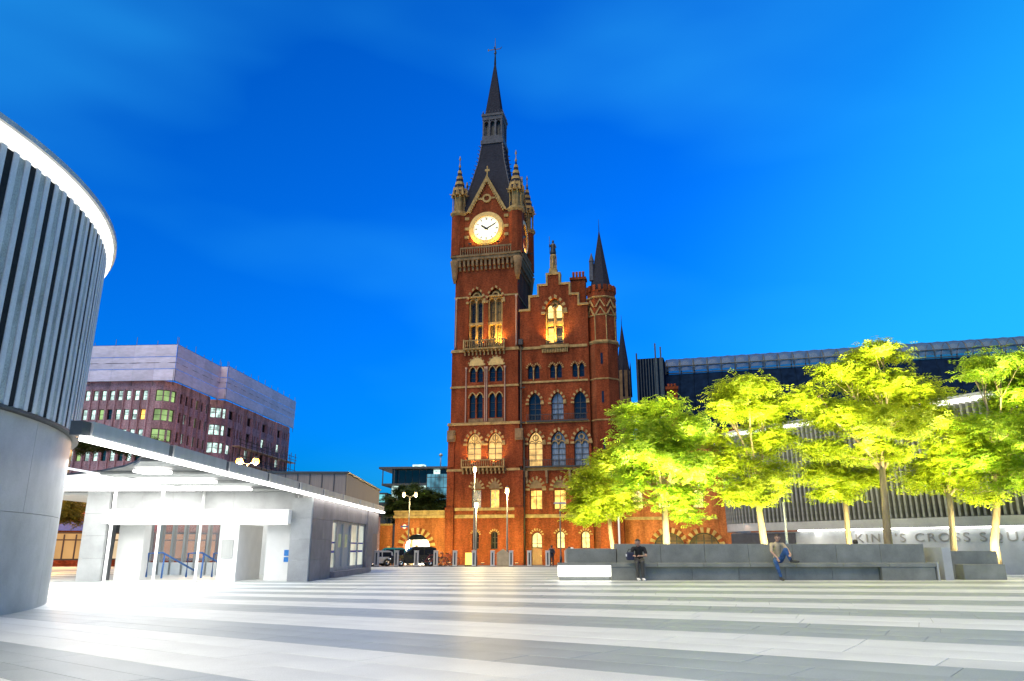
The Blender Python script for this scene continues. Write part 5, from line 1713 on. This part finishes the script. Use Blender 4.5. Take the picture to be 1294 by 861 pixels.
def bicycle(loc, rz, label):
    o = thing('bicycle', loc, rz, label, 'bicycle', 'bicycles parked by the archway')
    for x in (-.52, .52):
        T = Matrix.Translation((x,0,.34)) @ Matrix.Rotation(PI/2,4,'X')
        pts = [Vector((.32*math.cos(2*PI*i/20), .32*math.sin(2*PI*i/20), 0)) for i in range(21)]
        mb = MB(T); mb.tube(pts, .022, 5)
        w_ = mb.build('wheel', M['rubber'], o)
        mb = MB(T)
        for i in range(8): mb.tube([(0,0,0),(.31*math.cos(PI*i/4),.31*math.sin(PI*i/4),0)], .004, 3)
        mb.build('spokes', M['chrome'], w_)
    mb = MB()
    for a, b_ in (((-.52,0,.34),(-.1,0,.33)),((-.1,0,.33),(-.2,0,.85)),((-.52,0,.34),(-.18,0,.78)),((-.18,0,.78),(.36,0,.82)),((-.1,0,.33),(.38,0,.75)),((.34,0,.95),(.52,0,.34))):
        mb.tube([a,b_], .02, 6)
    mb.build('frame', mat('bike_paint', (.25,.03,.03), .35), o)
    mb = MB(); mb.box(-.32,-.08,-.06,.06,.86,.92); bevel(mb.build('saddle', M['rubber'], o), .02)
    mb = MB(); mb.tube([(.3,-.28,.98),(.34,-.1,1.0),(.34,.1,1.0),(.3,.28,.98)], .015, 5); mb.build('handlebar', M['chrome'], o)
for k, (px, a) in enumerate(((546, 20), (553, -15), (562, 8), (568, 30))):
    bicycle(((px-647)/985*56, 56, ground_z(56)), R(a), 'red bicycle parked on the kerb by the archway, ' + ORD[k] + ' from the black taxi')

# ------------------------------------------------------------------ trees
def tree(base, Y, clumps, label, leaf, dens=1.0, seed=1, group='trees in a row behind the granite bench', lean=0.0, r0=.13, fork=None, spread=1.0, name='locust_tree', lsize=1.0, trunk_top=None):
    rg = np.random.default_rng(seed)
    rr_ = random.Random(seed)
    o = thing(name, base, 0, label, 'tree', group)
    b = Vector(base)
    cl = []
    for (px, py, rx, ry) in clumps:
        dy = rr_.uniform(-1, 1)*.9*spread
        c = at(px, py, Y+dy)
        sc_ = Y/948*1.02
        cl.append((c - b, rx*sc_, ry*sc_, (rx*.65+ry*.35)*sc_))
    cen = sum((c for c, *_ in cl), Vector())/len(cl)
    zmin = min(c.z - rz_ for c, _, rz_, _ in cl)
    fk = Vector(fork) - b if fork else Vector((cen.x*.3, cen.y*.3, zmin + .4))
    mb = MB()
    pts = [Vector((0,0,-.05)), Vector((lean*.3, 0, fk.z*.35)), Vector((fk.x*.7, fk.y*.7, fk.z*.72)), fk]
    mb.tube(pts, [r0*1.25, r0, r0*.85, r0*.78], 9)
    mb.build('trunk', M['bark'], o)
    lb_ = MB()
    for (c, rx, rz_, ry) in cl:
        mid = fk.lerp(c, .45) + Vector((rr_.uniform(-.2,.2), rr_.uniform(-.2,.2), rr_.uniform(0,.25)))
        q2 = fk.lerp(c, .2) + Vector((0,0,.15))
        lb_.tube([fk - Vector((0,0,.15)), q2, mid, c], [r0*.6, r0*.42, r0*.27, r0*.13], 6)
        for _ in range(5):
            e = c + Vector((rr_.uniform(-.8,.8)*rx, rr_.uniform(-.8,.8)*ry, rr_.uniform(-.6,.8)*rz_))
            st_ = mid.lerp(c, rr_.uniform(.2,.9))
            lb_.tube([st_, st_.lerp(e,.5)+Vector((0,0,.1)), e], [r0*.14, r0*.09, r0*.04], 4)
    lb_.build('limbs', M['bark'], o)
    V, F = [], []
    allv = []
    for (c, rx, rz_, ry) in cl:
        n = int(dens*330*(rx*ry + rx*rz_ + ry*rz_)/3*4.2)
        # sub-clumps: leaves gather in sprays round twig ends, leaving gaps between
        ns = max(6, int(n/26))
        d = rg.normal(size=(ns,3)); d /= np.linalg.norm(d,axis=1)[:,None]
        rad = rg.uniform(.35,1.05,size=(ns,1))**.7
        sub = d*rad*np.array([rx,ry,rz_]) + np.array(c)
        which = rg.integers(0, ns, n)
        ctr = sub[which] + rg.normal(size=(n,3))*np.array([.27,.27,.11])
        yaw = rg.uniform(0,2*PI,n); pitch = rg.normal(0,.35,n) - .2
        # each spray: a drooping stalk with paired leaflets
        dirx = np.stack([np.cos(yaw)*np.cos(pitch), np.sin(yaw)*np.cos(pitch), np.sin(pitch)],1)
        side = np.stack([-np.sin(yaw), np.cos(yaw), rg.normal(0,.25,n)],1)
        up = np.cross(dirx, side)
        L = rg.uniform(.18,.34,n)[:,None]*lsize
        for k in range(3):
            for s in (-1,1):
                p0 = ctr + dirx*L*(k*.36)
                tip = p0 + side*s*L*.55 + dirx*L*.22 - np.array([0,0,.03])
                m1 = p0*.5+tip*.5 + dirx*L*.13 + up*.012
                m2 = p0*.5+tip*.5 - dirx*L*.11 + up*.012
                allv.append(np.stack([p0,m1,tip,m2],1).reshape(-1,3))
    vv = np.concatenate(allv)
    nq = len(vv)//4
    me = bpy.data.meshes.new('crown')
    me.vertices.add(len(vv)); me.vertices.foreach_set('co', vv.astype(np.float32).ravel())
    me.loops.add(len(vv)); me.loops.foreach_set('vertex_index', np.arange(len(vv), dtype=np.int32))
    me.polygons.add(nq); me.polygons.foreach_set('loop_start', np.arange(0, len(vv), 4, dtype=np.int32))
    me.update(calc_edges=True)
    me.materials.append(leaf)
    co = bpy.data.objects.new('crown', me); col.objects.link(co); co.parent = o
    return o, nq
UPL = (1.0, .92, .45)
def short(s_):
    return ' '.join(s_.split()[:11]).removesuffix(' of').removesuffix(' the').removesuffix(' a')
def uplight(x, y, z, target, e, label, spot=R(120)):  # unseen fittings, added to light the trees
    o = thing('added_uplight', (x, y, z), 0, label, 'uplight', 'added uplights at the feet of the trees')
    mb = MB(); mb.lathe(0, 0, [(.16,0),(.17,.1),(.14,.12)], 14); mb.build('housing', M['steel_d'], o)
    mb = MB(); mb.lathe(0, 0, [(.12,.121),(.12,.13)], 14); mb.build('lens', M['strip_soft'], o)
    light('SPOT', 'added_uplight_lamp', (x, y, z+.2), e, UPL, None, .12, target=target, spot=spot, blend=.7)
trees = {}
specs = [
 ('A', 775, 38, [(745,612,24,24),(772,586,24,22),(757,640,30,16),(735,648,18,13),(788,622,18,22)], 'smallest lit green tree in front of the hotel wing windows', 'leaf', 1),
 ('B', 843, 30.5, [(800,525,24,16),(835,516,24,18),(818,556,36,24),(852,580,36,28),(806,596,24,22),(882,596,20,24),(845,628,32,15),(870,542,22,20),(872,650,14,7)], 'lit green tree with a pale forked trunk in front of the brick arches', 'leaf_b', 2),
 ('C', 967, 31.5, [(945,490,34,14),(962,522,34,20),(918,514,22,16),(972,556,28,18),(920,584,26,22),(945,620,32,16),(982,600,14,22),(902,552,15,14)], 'lit green tree whose trunk stands behind the person with a raised knee', 'leaf', 3),
 ('D', 1074, 33, [(1078,604,28,17),(1042,596,26,17),(1052,624,22,8),(1100,596,18,14)], 'low lit green tree between the two tallest ones', 'leaf', 4),
 ('E', 1124, 30, [(1115,445,40,11),(1062,470,30,17),(1112,485,44,22),(1160,498,38,19),(1018,502,25,17),(1060,525,40,20),(1122,534,54,20),(1186,530,26,18),(1040,566,32,14),(1102,570,42,14)], 'tallest and broadest lit yellow green tree behind the bench', 'leaf', 5),
 ('F', 1206, 30, [(1190,586,34,18),(1168,606,24,12),(1216,610,26,14),(1202,558,32,14),(1245,626,18,7)], 'lit green tree before the lettering of the finned wall', 'leaf', 6),
 ('G', 1258, 29.6, [(1265,458,34,18),(1238,468,22,12),(1282,498,35,24),(1260,543,45,22),(1295,550,30,28),(1240,580,35,18),(1288,600,30,20),(1315,485,30,36),(1330,560,30,30)], 'lit fresh green tree with a leaning trunk beside the short block seat', 'leaf_b', 7),
]
for (nm, px, Y, cl, lab, lf, sd) in specs:
    bx_ = (px-647)/985*Y
    fk = None
    if nm == 'B': fk = at(840, 640, Y)
    if nm == 'E': fk = at(1114, 590, Y)
    o, nq = tree((bx_, Y, 0), Y, cl, lab, M[lf], seed=sd, r0=.12 if nm in 'ADF' else .15, fork=fk, dens=.95 if nm != 'E' else .85)
    trees[nm] = o
    cz = at(px, sum(c[1] for c in cl)/len(cl), Y)
    e = {'A':900,'B':1500,'C':1500,'D':900,'E':2400,'F':800,'G':650}[nm]
    for s in (-1, 1):
        uplight(bx_+s*.7, Y-(1.5 if nm != 'G' else .75), .0, cz + Vector((s*.8, .2, 1.0)), e*1.05, 'added round uplight below the ' + short(lab))
for (nm, px, Y, cl, lab, lf, sd) in specs:      # added lamps, no fittings of the place, light the crowns from inside
    for k in range(len(cl)):
        c = cl[k]
        w = at(c[0], c[1], Y-.9) - Vector((0,0, min(1.1, c[3]*Y/948*.75)))
        mb = MB(); mb.lathe(0, 0, [(.015,0),(.022,.04),(.022,.06)], 8); o = mb.build('added_limb_lamp', M['steel_d'], trees[nm]); o.location = w - trees[nm].location
        mb = MB(); mb.lathe(0, 0, [(.018,.061),(.018,.066)], 8); mb.build('lens', M['strip_soft'], o)
        light('SPOT', 'added_crown_lamp', w + Vector((0,0,.12)), {'A':330,'B':520,'C':480,'D':260,'E':500,'F':330,'G':500}[nm], UPL, None, .45, target=w + Vector((0,.35,2)), spot=R(165), blend=.5)
# far dark tree and other trees round the entrance
tree((-14.6, 113, -1.4), 113, [(500,640,16,16),(523,632,26,20),(545,638,18,20),(515,648,24,14),(540,650,22,14)], 'dense dark evergreen tree behind the twin headed lamp', M['leaf_dark'], seed=21, group=None, r0=.3, name='evergreen_tree', lsize=3.0, dens=.16, spread=1.5)
tree((-30.5, 70, -.5), 70, [(115,560,22,12),(140,560,22,14),(165,566,18,10)], 'dark roadside tree showing above the canopy before the office block', M['leaf_dark'], seed=22, group=None, r0=.2, name='roadside_tree', lsize=1.8, dens=.3)
tree((-28.0, 64, -.4), 64, [(195,562,12,8),(188,570,12,8)], 'small rounded dark tree above the canopy edge', M['leaf_dark'], seed=23, group=None, r0=.15, name='roadside_tree', lsize=1.6, dens=.4)
tree((-23.5, 38, 0), 38, [(80,648,18,14),(98,650,14,12),(92,638,16,8),(70,640,10,14)], 'amber lit tree between the drum and the station entrance', M['leaf_amber'], seed=24, group=None, r0=.12, name='roadside_tree', lsize=1.2, dens=.5)
light('POINT', 'added_street_glow', (-27, 44, 4.2), 2500, (1,.5,.1), None, .3)  # lights without fittings, added to warm the street behind the entrance
light('POINT', 'added_street_glow', (-34, 54, 5), 1800, (1,.45,.12), None, .3)
light('POINT', 'added_street_glow', (-20, 50, 4.5), 900, (1,.5,.2), None, .3)

# ------------------------------------------------------------------ people
def capsule_mesh(segs, name, material, parent, vox=.016, sub=True):
    mb = MB()
    for (a, ra, b_, rb_) in segs:
        a, b_ = Vector(a), Vector(b_)
        d = b_-a
        L = d.length
        if L < 1e-6: d = Vector((0,0,1)); L = 1e-6
        dn = d.normalized()
        pts, rad = [], []
        for k in range(4): t = k/3*PI/2; pts.append(a - dn*ra*math.cos(t)); rad.append(max(ra*math.sin(t), ra*.06))
        for k in range(1, 4): pts.append(a + d*k/4); rad.append(ra+(rb_-ra)*k/4)
        for k in range(4): t = k/3*PI/2; pts.append(b_ + dn*rb_*math.sin(t)); rad.append(max(rb_*math.cos(t), rb_*.06))
        v, f = [], []
        n = 10
        ax = dn.cross(Vector((0,0,1)) if abs(dn.z) < .9 else Vector((1,0,0))).normalized(); bx2 = dn.cross(ax)
        for p_, r_ in zip(pts, rad):
            for i in range(n): v.append(p_ + (ax*math.cos(2*PI*i/n)+bx2*math.sin(2*PI*i/n))*r_)
        for k in range(len(pts)-1):
            for i in range(n): f.append((k*n+i, k*n+(i+1)%n, (k+1)*n+(i+1)%n, (k+1)*n+i))
        f.append(tuple(range(n-1,-1,-1))); f.append(tuple((len(pts)-1)*n+i for i in range(n)))
        mb.add(v, f, 0, True)
    o = mb.build(name, material, parent)
    m = o.modifiers.new('merge', 'REMESH'); m.mode = 'VOXEL'; m.voxel_size = vox; m.use_smooth_shade = True
    s_ = o.modifiers.new('soften', 'SMOOTH'); s_.iterations = 3; s_.factor = .5
    return o
SKIN = mat('skin', (.42,.25,.18), .55, .1, 8)
HAIR = mat('dark_hair', (.03,.02,.015), .6, .3, 30)
def hand_segs(w, d, up, flex=.5):
    """palm and five bent fingers from wrist w, pointing along d"""
    w, d, up = Vector(w), Vector(d).normalized(), Vector(up).normalized()
    sd_ = d.cross(up).normalized()
    out = [(w, .026, w+d*.075, .03)]
    for k, L in enumerate((.060,.072,.068,.052)):
        b0_ = w + d*.085 + sd_*(.033-.022*k)
        m_ = b0_ + d*L*.5 - up*.004
        out += [(b0_, .0095, m_, .009), (m_, .009, m_ + (d*(1-flex)-up*flex)*L*.55, .008)]
    th = w + d*.03 + sd_*.036
    out += [(th, .011, th+(d*.6+sd_*.6)*.04, .0105), (th+(d*.6+sd_*.6)*.04, .0105, th+(d*.95+sd_*.35)*.07-up*.01, .009)]
    return out
def face_parts(o, head, fwd, r=.095, hair=True, hairlen=0.0, cap=None):
    head, fwd = Vector(head), Vector(fwd).normalized()
    sd_ = fwd.cross(Vector((0,0,1))).normalized()
    up = sd_.cross(fwd)
    mb = MB()
    for s in (-1, 1):
        mb.lathe(*(0,0), [(.001,-.012),(.012,0),(.001,.012)], 8) if False else None
        e = head + fwd*(r*.93) + sd_*s*.034 + up*.008
        mb.tube([e - sd_*.012, e, e + sd_*.012], [.004,.009,.004], 6)
    mb.build('eyes', HAIR, o)
    mb = MB(); m_ = head + fwd*(r*.92) - up*.052
    mb.tube([m_-sd_*.024, m_+fwd*.006, m_+sd_*.024], [.003,.006,.003], 5); mb.build('mouth', mat('lips', (.35,.14,.12), .5), o)
    segs = [(head+up*.03-fwd*.018, r*1.04, head+up*.02-fwd*.035, r*1.0)]
    if hairlen: segs.append((head-fwd*.05, r*.9, head-fwd*.06-up*hairlen, r*.55))
    capsule_mesh(segs, 'hair' if not cap else 'cap', cap or HAIR, o, .02)
def head_segs(neck, head, fwd, r=.095):
    neck, head, fwd = Vector(neck), Vector(head), Vector(fwd).normalized()
    sd_ = fwd.cross(Vector((0,0,1))).normalized()
    up = sd_.cross(fwd)
    return [(neck, .055, head-up*.06, .052), (head+up*.025-fwd*.01, r, head-up*.02, r*.88), (head-up*.05+fwd*.02, r*.62, head-up*.075+fwd*.035, r*.45),
            (head+fwd*(r+.0)+up*.012, .008, head+fwd*(r+.018)-up*.018, .013),
            (head+sd_*r*.95+up*.015, .014, head+sd_*r*.95-up*.022, .010), (head-sd_*r*.95+up*.015, .014, head-sd_*r*.95-up*.022, .010)]
def shoe(o, heel, toe, m_, name='shoe'):
    heel, toe = Vector(heel), Vector(toe)
    capsule_mesh([(heel, .042, heel.lerp(toe,.55), .046), (heel.lerp(toe,.55), .046, toe, .036), (heel+Vector((0,0,.03)), .045, heel+Vector((0,0,.09)), .042)], name, m_, o, .014)

# seated, reading, black T-shirt
p1 = thing('person', (4.38, BYF, 0), 0, 'person in black T-shirt and grey trousers hunched over a bag on the granite bench', 'person')
hd = (-.02,-.02,1.27); nk = (.03,.10,1.13)
capsule_mesh(head_segs(nk, hd, (-.35,-.85,-.4)) +
  [((.03,.12,1.10),.085,(.05,.20,.68),.13)] +
  [((-.17,.10,1.06),.045,(-.24,-.02,.84),.04), ((-.24,-.02,.84),.038,(-.20,-.24,.83),.028), ((.22,.12,1.06),.045,(.27,.0,.82),.04), ((.27,.0,.82),.038,(.02,-.25,.82),.028)] +
  hand_segs((-.20,-.24,.83),(.2,-.9,-.1),(0,0,1)) + hand_segs((.02,-.25,.82),(-.8,-.6,0),(0,0,1)), 'body', SKIN, p1, .011)
face_parts(p1, hd, (-.35,-.85,-.4))
capsule_mesh([((.03,.12,1.05),.125,(.05,.19,.82),.14),((.05,.19,.82),.14,(.06,.22,.66),.155),((-.16,.11,1.06),.075,(.21,.12,1.06),.075),((-.17,.10,1.06),.068,(-.22,.02,.92),.06),((.22,.12,1.06),.068,(.26,.04,.92),.06)], 'shirt', mat('black_cotton', (.012,.012,.014), .85), p1, .018)
capsule_mesh([((.05,.22,.68),.15,(.05,.2,.64),.15),((-.04,.16,.67),.095,(-.1,-.26,.62),.075),((-.1,-.26,.62),.07,(-.07,-.16,.12),.05),((.14,.16,.67),.095,(.08,-.28,.62),.075),((.08,-.28,.62),.07,(.1,-.17,.12),.05)], 'trousers', mat('grey_trousers', (.06,.058,.055), .8), p1, .018)
ws = mat('white_trainers', (.72,.72,.72), .5)
for x in (-.07, .10): shoe(p1, (x,-.15,.05), (x+.02,-.38,.045), ws)
bg_ = thing('shoulder_bag', (4.08, BYF-.12, .60), 0, 'small navy bag held on the lap of the hunched person', 'bag')
mb = MB(); mb.box(-.13,.13,-.14,.12,.08,.34); bevel(mb.build('pouch', mat('navy_canvas', (.015,.02,.05), .8), bg_), .04, 2)
mb = MB(); mb.tube([(-.1,0,.34),(-.05,0,.44),(.05,0,.44),(.1,0,.34)], .012, 5); mb.build('strap', M['rubber'], bg_)
mb = MB(); mb.box(-.16,-.132,-.1,.0,.2,.28); mb.build('tag_label', M['white'], bg_)
# seated with one knee up, jeans
p2 = thing('person', (9.15, BYF, 0), 0, 'person in beige top and blue jeans on the bench with one knee drawn up', 'person')
hd = (.10,.02,1.42); nk = (.10,.14,1.27)
capsule_mesh(head_segs(nk, hd, (-.3,-.9,-.2)) + [((.1,.14,1.23),.085,(.12,.24,.70),.13)] +
  [((-.10,.12,1.2),.045,(-.17,-.05,.95),.04),((-.17,-.05,.95),.038,(-.05,-.25,.74),.028),((.30,.12,1.2),.045,(.42,-.05,.98),.04),((.42,-.05,.98),.038,(.40,-.3,.86),.028)] +
  hand_segs((-.05,-.25,.74),(.2,-.5,-.8),(-.3,-.9,.2)) + hand_segs((.40,-.3,.86),(-.5,-.6,-.3),(0,-.4,.9)), 'body', SKIN, p2, .011)
face_parts(p2, hd, (-.3,-.9,-.2), hairlen=.12)
beige = mat('beige_cotton', (.42,.34,.22), .85)
capsule_mesh([((.1,.14,1.18),.13,(.12,.22,.9),.14),((.12,.22,.9),.14,(.12,.26,.68),.155),((-.09,.13,1.19),.075,(.29,.13,1.19),.075),((-.10,.12,1.2),.068,(-.16,-.02,.98),.058),((.30,.12,1.2),.068,(.40,-.02,1.01),.058)], 'shirt', beige, p2, .018)
jean = mat('blue_denim', (.03,.09,.24), .8, .4, 9)
capsule_mesh([((.12,.25,.70),.155,(.12,.22,.68),.155),((.02,.16,.68),.10,(-.12,-.24,.62),.08),((-.12,-.24,.62),.075,(.02,-.2,.16),.052),((.22,.18,.70),.10,(.30,-.12,1.02),.082),((.30,-.12,1.02),.078,(.42,-.14,.70),.055)], 'trousers', jean, p2, .018)
dk = mat('dark_shoes', (.03,.03,.03), .6)
shoe(p2, (.02,-.18,.06), (.05,-.40,.045), dk); shoe(p2, (.44,-.16,.635), (.68,-.2,.63), dk)
# standing figure at the kerb and a pale figure bending beside
px_ = at(697, 700, 66)
p3 = thing('person', (px_.x, 66, ground_z(66)), 0, 'person standing with a dark backpack in front of the lit ground floor windows', 'person')
hd = (0,.0,1.6); 
capsule_mesh(head_segs((0,.02,1.47), hd, (.2,1,0)) + [((0,.02,1.42),.09,(0,.02,1.0),.13),((-.19,.02,1.38),.045,(-.25,.0,1.1),.04),((-.25,.0,1.1),.038,(-.22,.14,.9),.028),((.19,.02,1.38),.045,(.25,.0,1.1),.04),((.25,.0,1.1),.038,(.2,.16,.95),.028)] + hand_segs((-.22,.14,.9),(0,.4,-.9),(1,0,0)) + hand_segs((.2,.16,.95),(0,.5,-.8),(-1,0,0)), 'body', SKIN, p3, .012)
face_parts(p3, hd, (.2,1,0))
capsule_mesh([((0,.02,1.36),.14,(0,.02,.95),.15),((-.17,.02,1.38),.08,(.17,.02,1.38),.08),((-.19,.02,1.38),.07,(-.25,.0,1.1),.055),((.19,.02,1.38),.07,(.25,.0,1.1),.055)], 'jacket', mat('grey_jacket', (.09,.09,.1), .8), p3, .02)
capsule_mesh([((-.05,.02,.95),.13,(.05,.02,.95),.13),((-.09,.02,.92),.1,(-.12,-.02,.5),.075),((-.12,-.02,.5),.07,(-.13,.05,.1),.052),((.09,.02,.92),.1,(.11,.0,.5),.075),((.11,.0,.5),.07,(.12,.06,.1),.052)], 'trousers', mat('brown_trousers', (.07,.04,.03), .8), p3, .02)
for x in (-.13,.12): shoe(p3, (x,.04,.05), (x,.24,.045), dk)
bp_ = thing('backpack', (px_.x, 65.83, ground_z(66)+1.02), 0, 'dark backpack worn by the person standing at the kerb', 'backpack')
mb = MB(); mb.box(-.16,.16,-.12,.05,0,.42); bevel(mb.build('pack', mat('backpack_cloth', (.02,.022,.03), .8), bp_), .05, 2)
mb = MB(); mb.box(-.12,.12,-.165,-.121,.05,.2); bevel(mb.build('pocket', mat('backpack_cloth', (.025,.027,.035), .8), bp_), .02)
px_ = at(722, 700, 52)
p4 = thing('person', (px_.x, 50, ground_z(50)), 0, 'person in a white top leaning forward at the end of the bench', 'person')
hd = (-.30,-.05,1.12)
capsule_mesh(head_segs((-.18,0,1.06), hd, (-.8,-.3,-.4)) + [((-.12,.0,1.08),.09,(.08,.05,.82),.13),((-.14,-.17,1.05),.045,(-.3,-.2,.8),.04),((-.3,-.2,.8),.038,(-.42,-.22,.62),.028),((-.12,.18,1.05),.045,(-.28,.2,.8),.04),((-.28,.2,.8),.038,(-.4,.15,.62),.028)] + hand_segs((-.42,-.22,.62),(-.4,0,-.9),(0,1,0)) + hand_segs((-.4,.15,.62),(-.4,0,-.9),(0,1,0)), 'body', SKIN, p4, .012)
face_parts(p4, hd, (-.8,-.3,-.4))
capsule_mesh([((-.12,0,1.06),.15,(.1,.05,.8),.17),((-.13,-.15,1.04),.08,(-.11,.16,1.04),.08),((-.14,-.17,1.05),.07,(-.26,-.19,.85),.06),((-.12,.18,1.05),.07,(-.24,.2,.85),.06)], 'shirt', mat('white_cotton', (.7,.68,.66), .85), p4, .02)
capsule_mesh([((.1,.05,.8),.15,(.12,.05,.76),.15),((.06,-.06,.76),.1,(-.02,-.1,.42),.075),((-.02,-.1,.42),.07,(.08,-.1,.08),.052),((.14,.14,.76),.1,(.08,.16,.42),.075),((.08,.16,.42),.07,(.16,.15,.08),.052)], 'trousers', mat('pale_trousers', (.4,.33,.28), .8), p4, .02)
for y in (-.1,.15): shoe(p4, (.08+(.08 if y > 0 else 0),y,.05), (-.14,y,.045), dk)
# somebody sitting on the far side of the bench, only the head shows over the back
px_ = at(1081, 690, 29.2)
p5 = thing('person', (px_.x, 29.2, 0), 0, 'person behind the bench with only dark hair showing over its back', 'person')
hd = (0,0,1.27)
capsule_mesh(head_segs((0,.0,1.12), hd, (0,1,0)) + [((0,0,1.08),.09,(0,-.05,.62),.13),((-.2,0,1.02),.045,(-.25,.1,.75),.04),((.2,0,1.02),.045,(.25,.1,.75),.04),((-.25,.1,.75),.038,(-.15,.3,.62),.03),((.25,.1,.75),.038,(.15,.3,.62),.03)] + hand_segs((-.15,.3,.62),(.1,.9,-.1),(0,0,1)) + hand_segs((.15,.3,.62),(-.1,.9,-.1),(0,0,1)), 'body', SKIN, p5, .014)
face_parts(p5, hd, (0,1,0), hairlen=.08)
capsule_mesh([((0,0,1.02),.14,(0,-.03,.6),.16),((-.18,0,1.03),.08,(.18,0,1.03),.08)], 'shirt', mat('dark_top', (.03,.03,.04), .85), p5, .02)
capsule_mesh([((-.05,-.03,.57),.14,(.05,-.03,.57),.14),((-.09,0,.55),.1,(-.12,.42,.52),.08),((-.12,.42,.52),.075,(-.12,.45,.1),.05),((.09,0,.55),.1,(.12,.42,.52),.08),((.12,.42,.52),.075,(.12,.45,.1),.05)], 'trousers', mat('dark_top', (.03,.03,.04), .85), p5, .02)
for x in (-.12,.12): shoe(p5, (x,.45,.05), (x,.66,.045), dk)
st_ = thing('granite_bench', (px_.x, 28.95, 0), 0, 'low granite seat on the far side of the long bench', 'bench')
blocks('seat_slab', -1.6, 1.6, -.4, .3, .36, .46, 2, st_); blocks('base_block', -1.5, 1.5, -.3, .2, 0, .356, 2, st_)
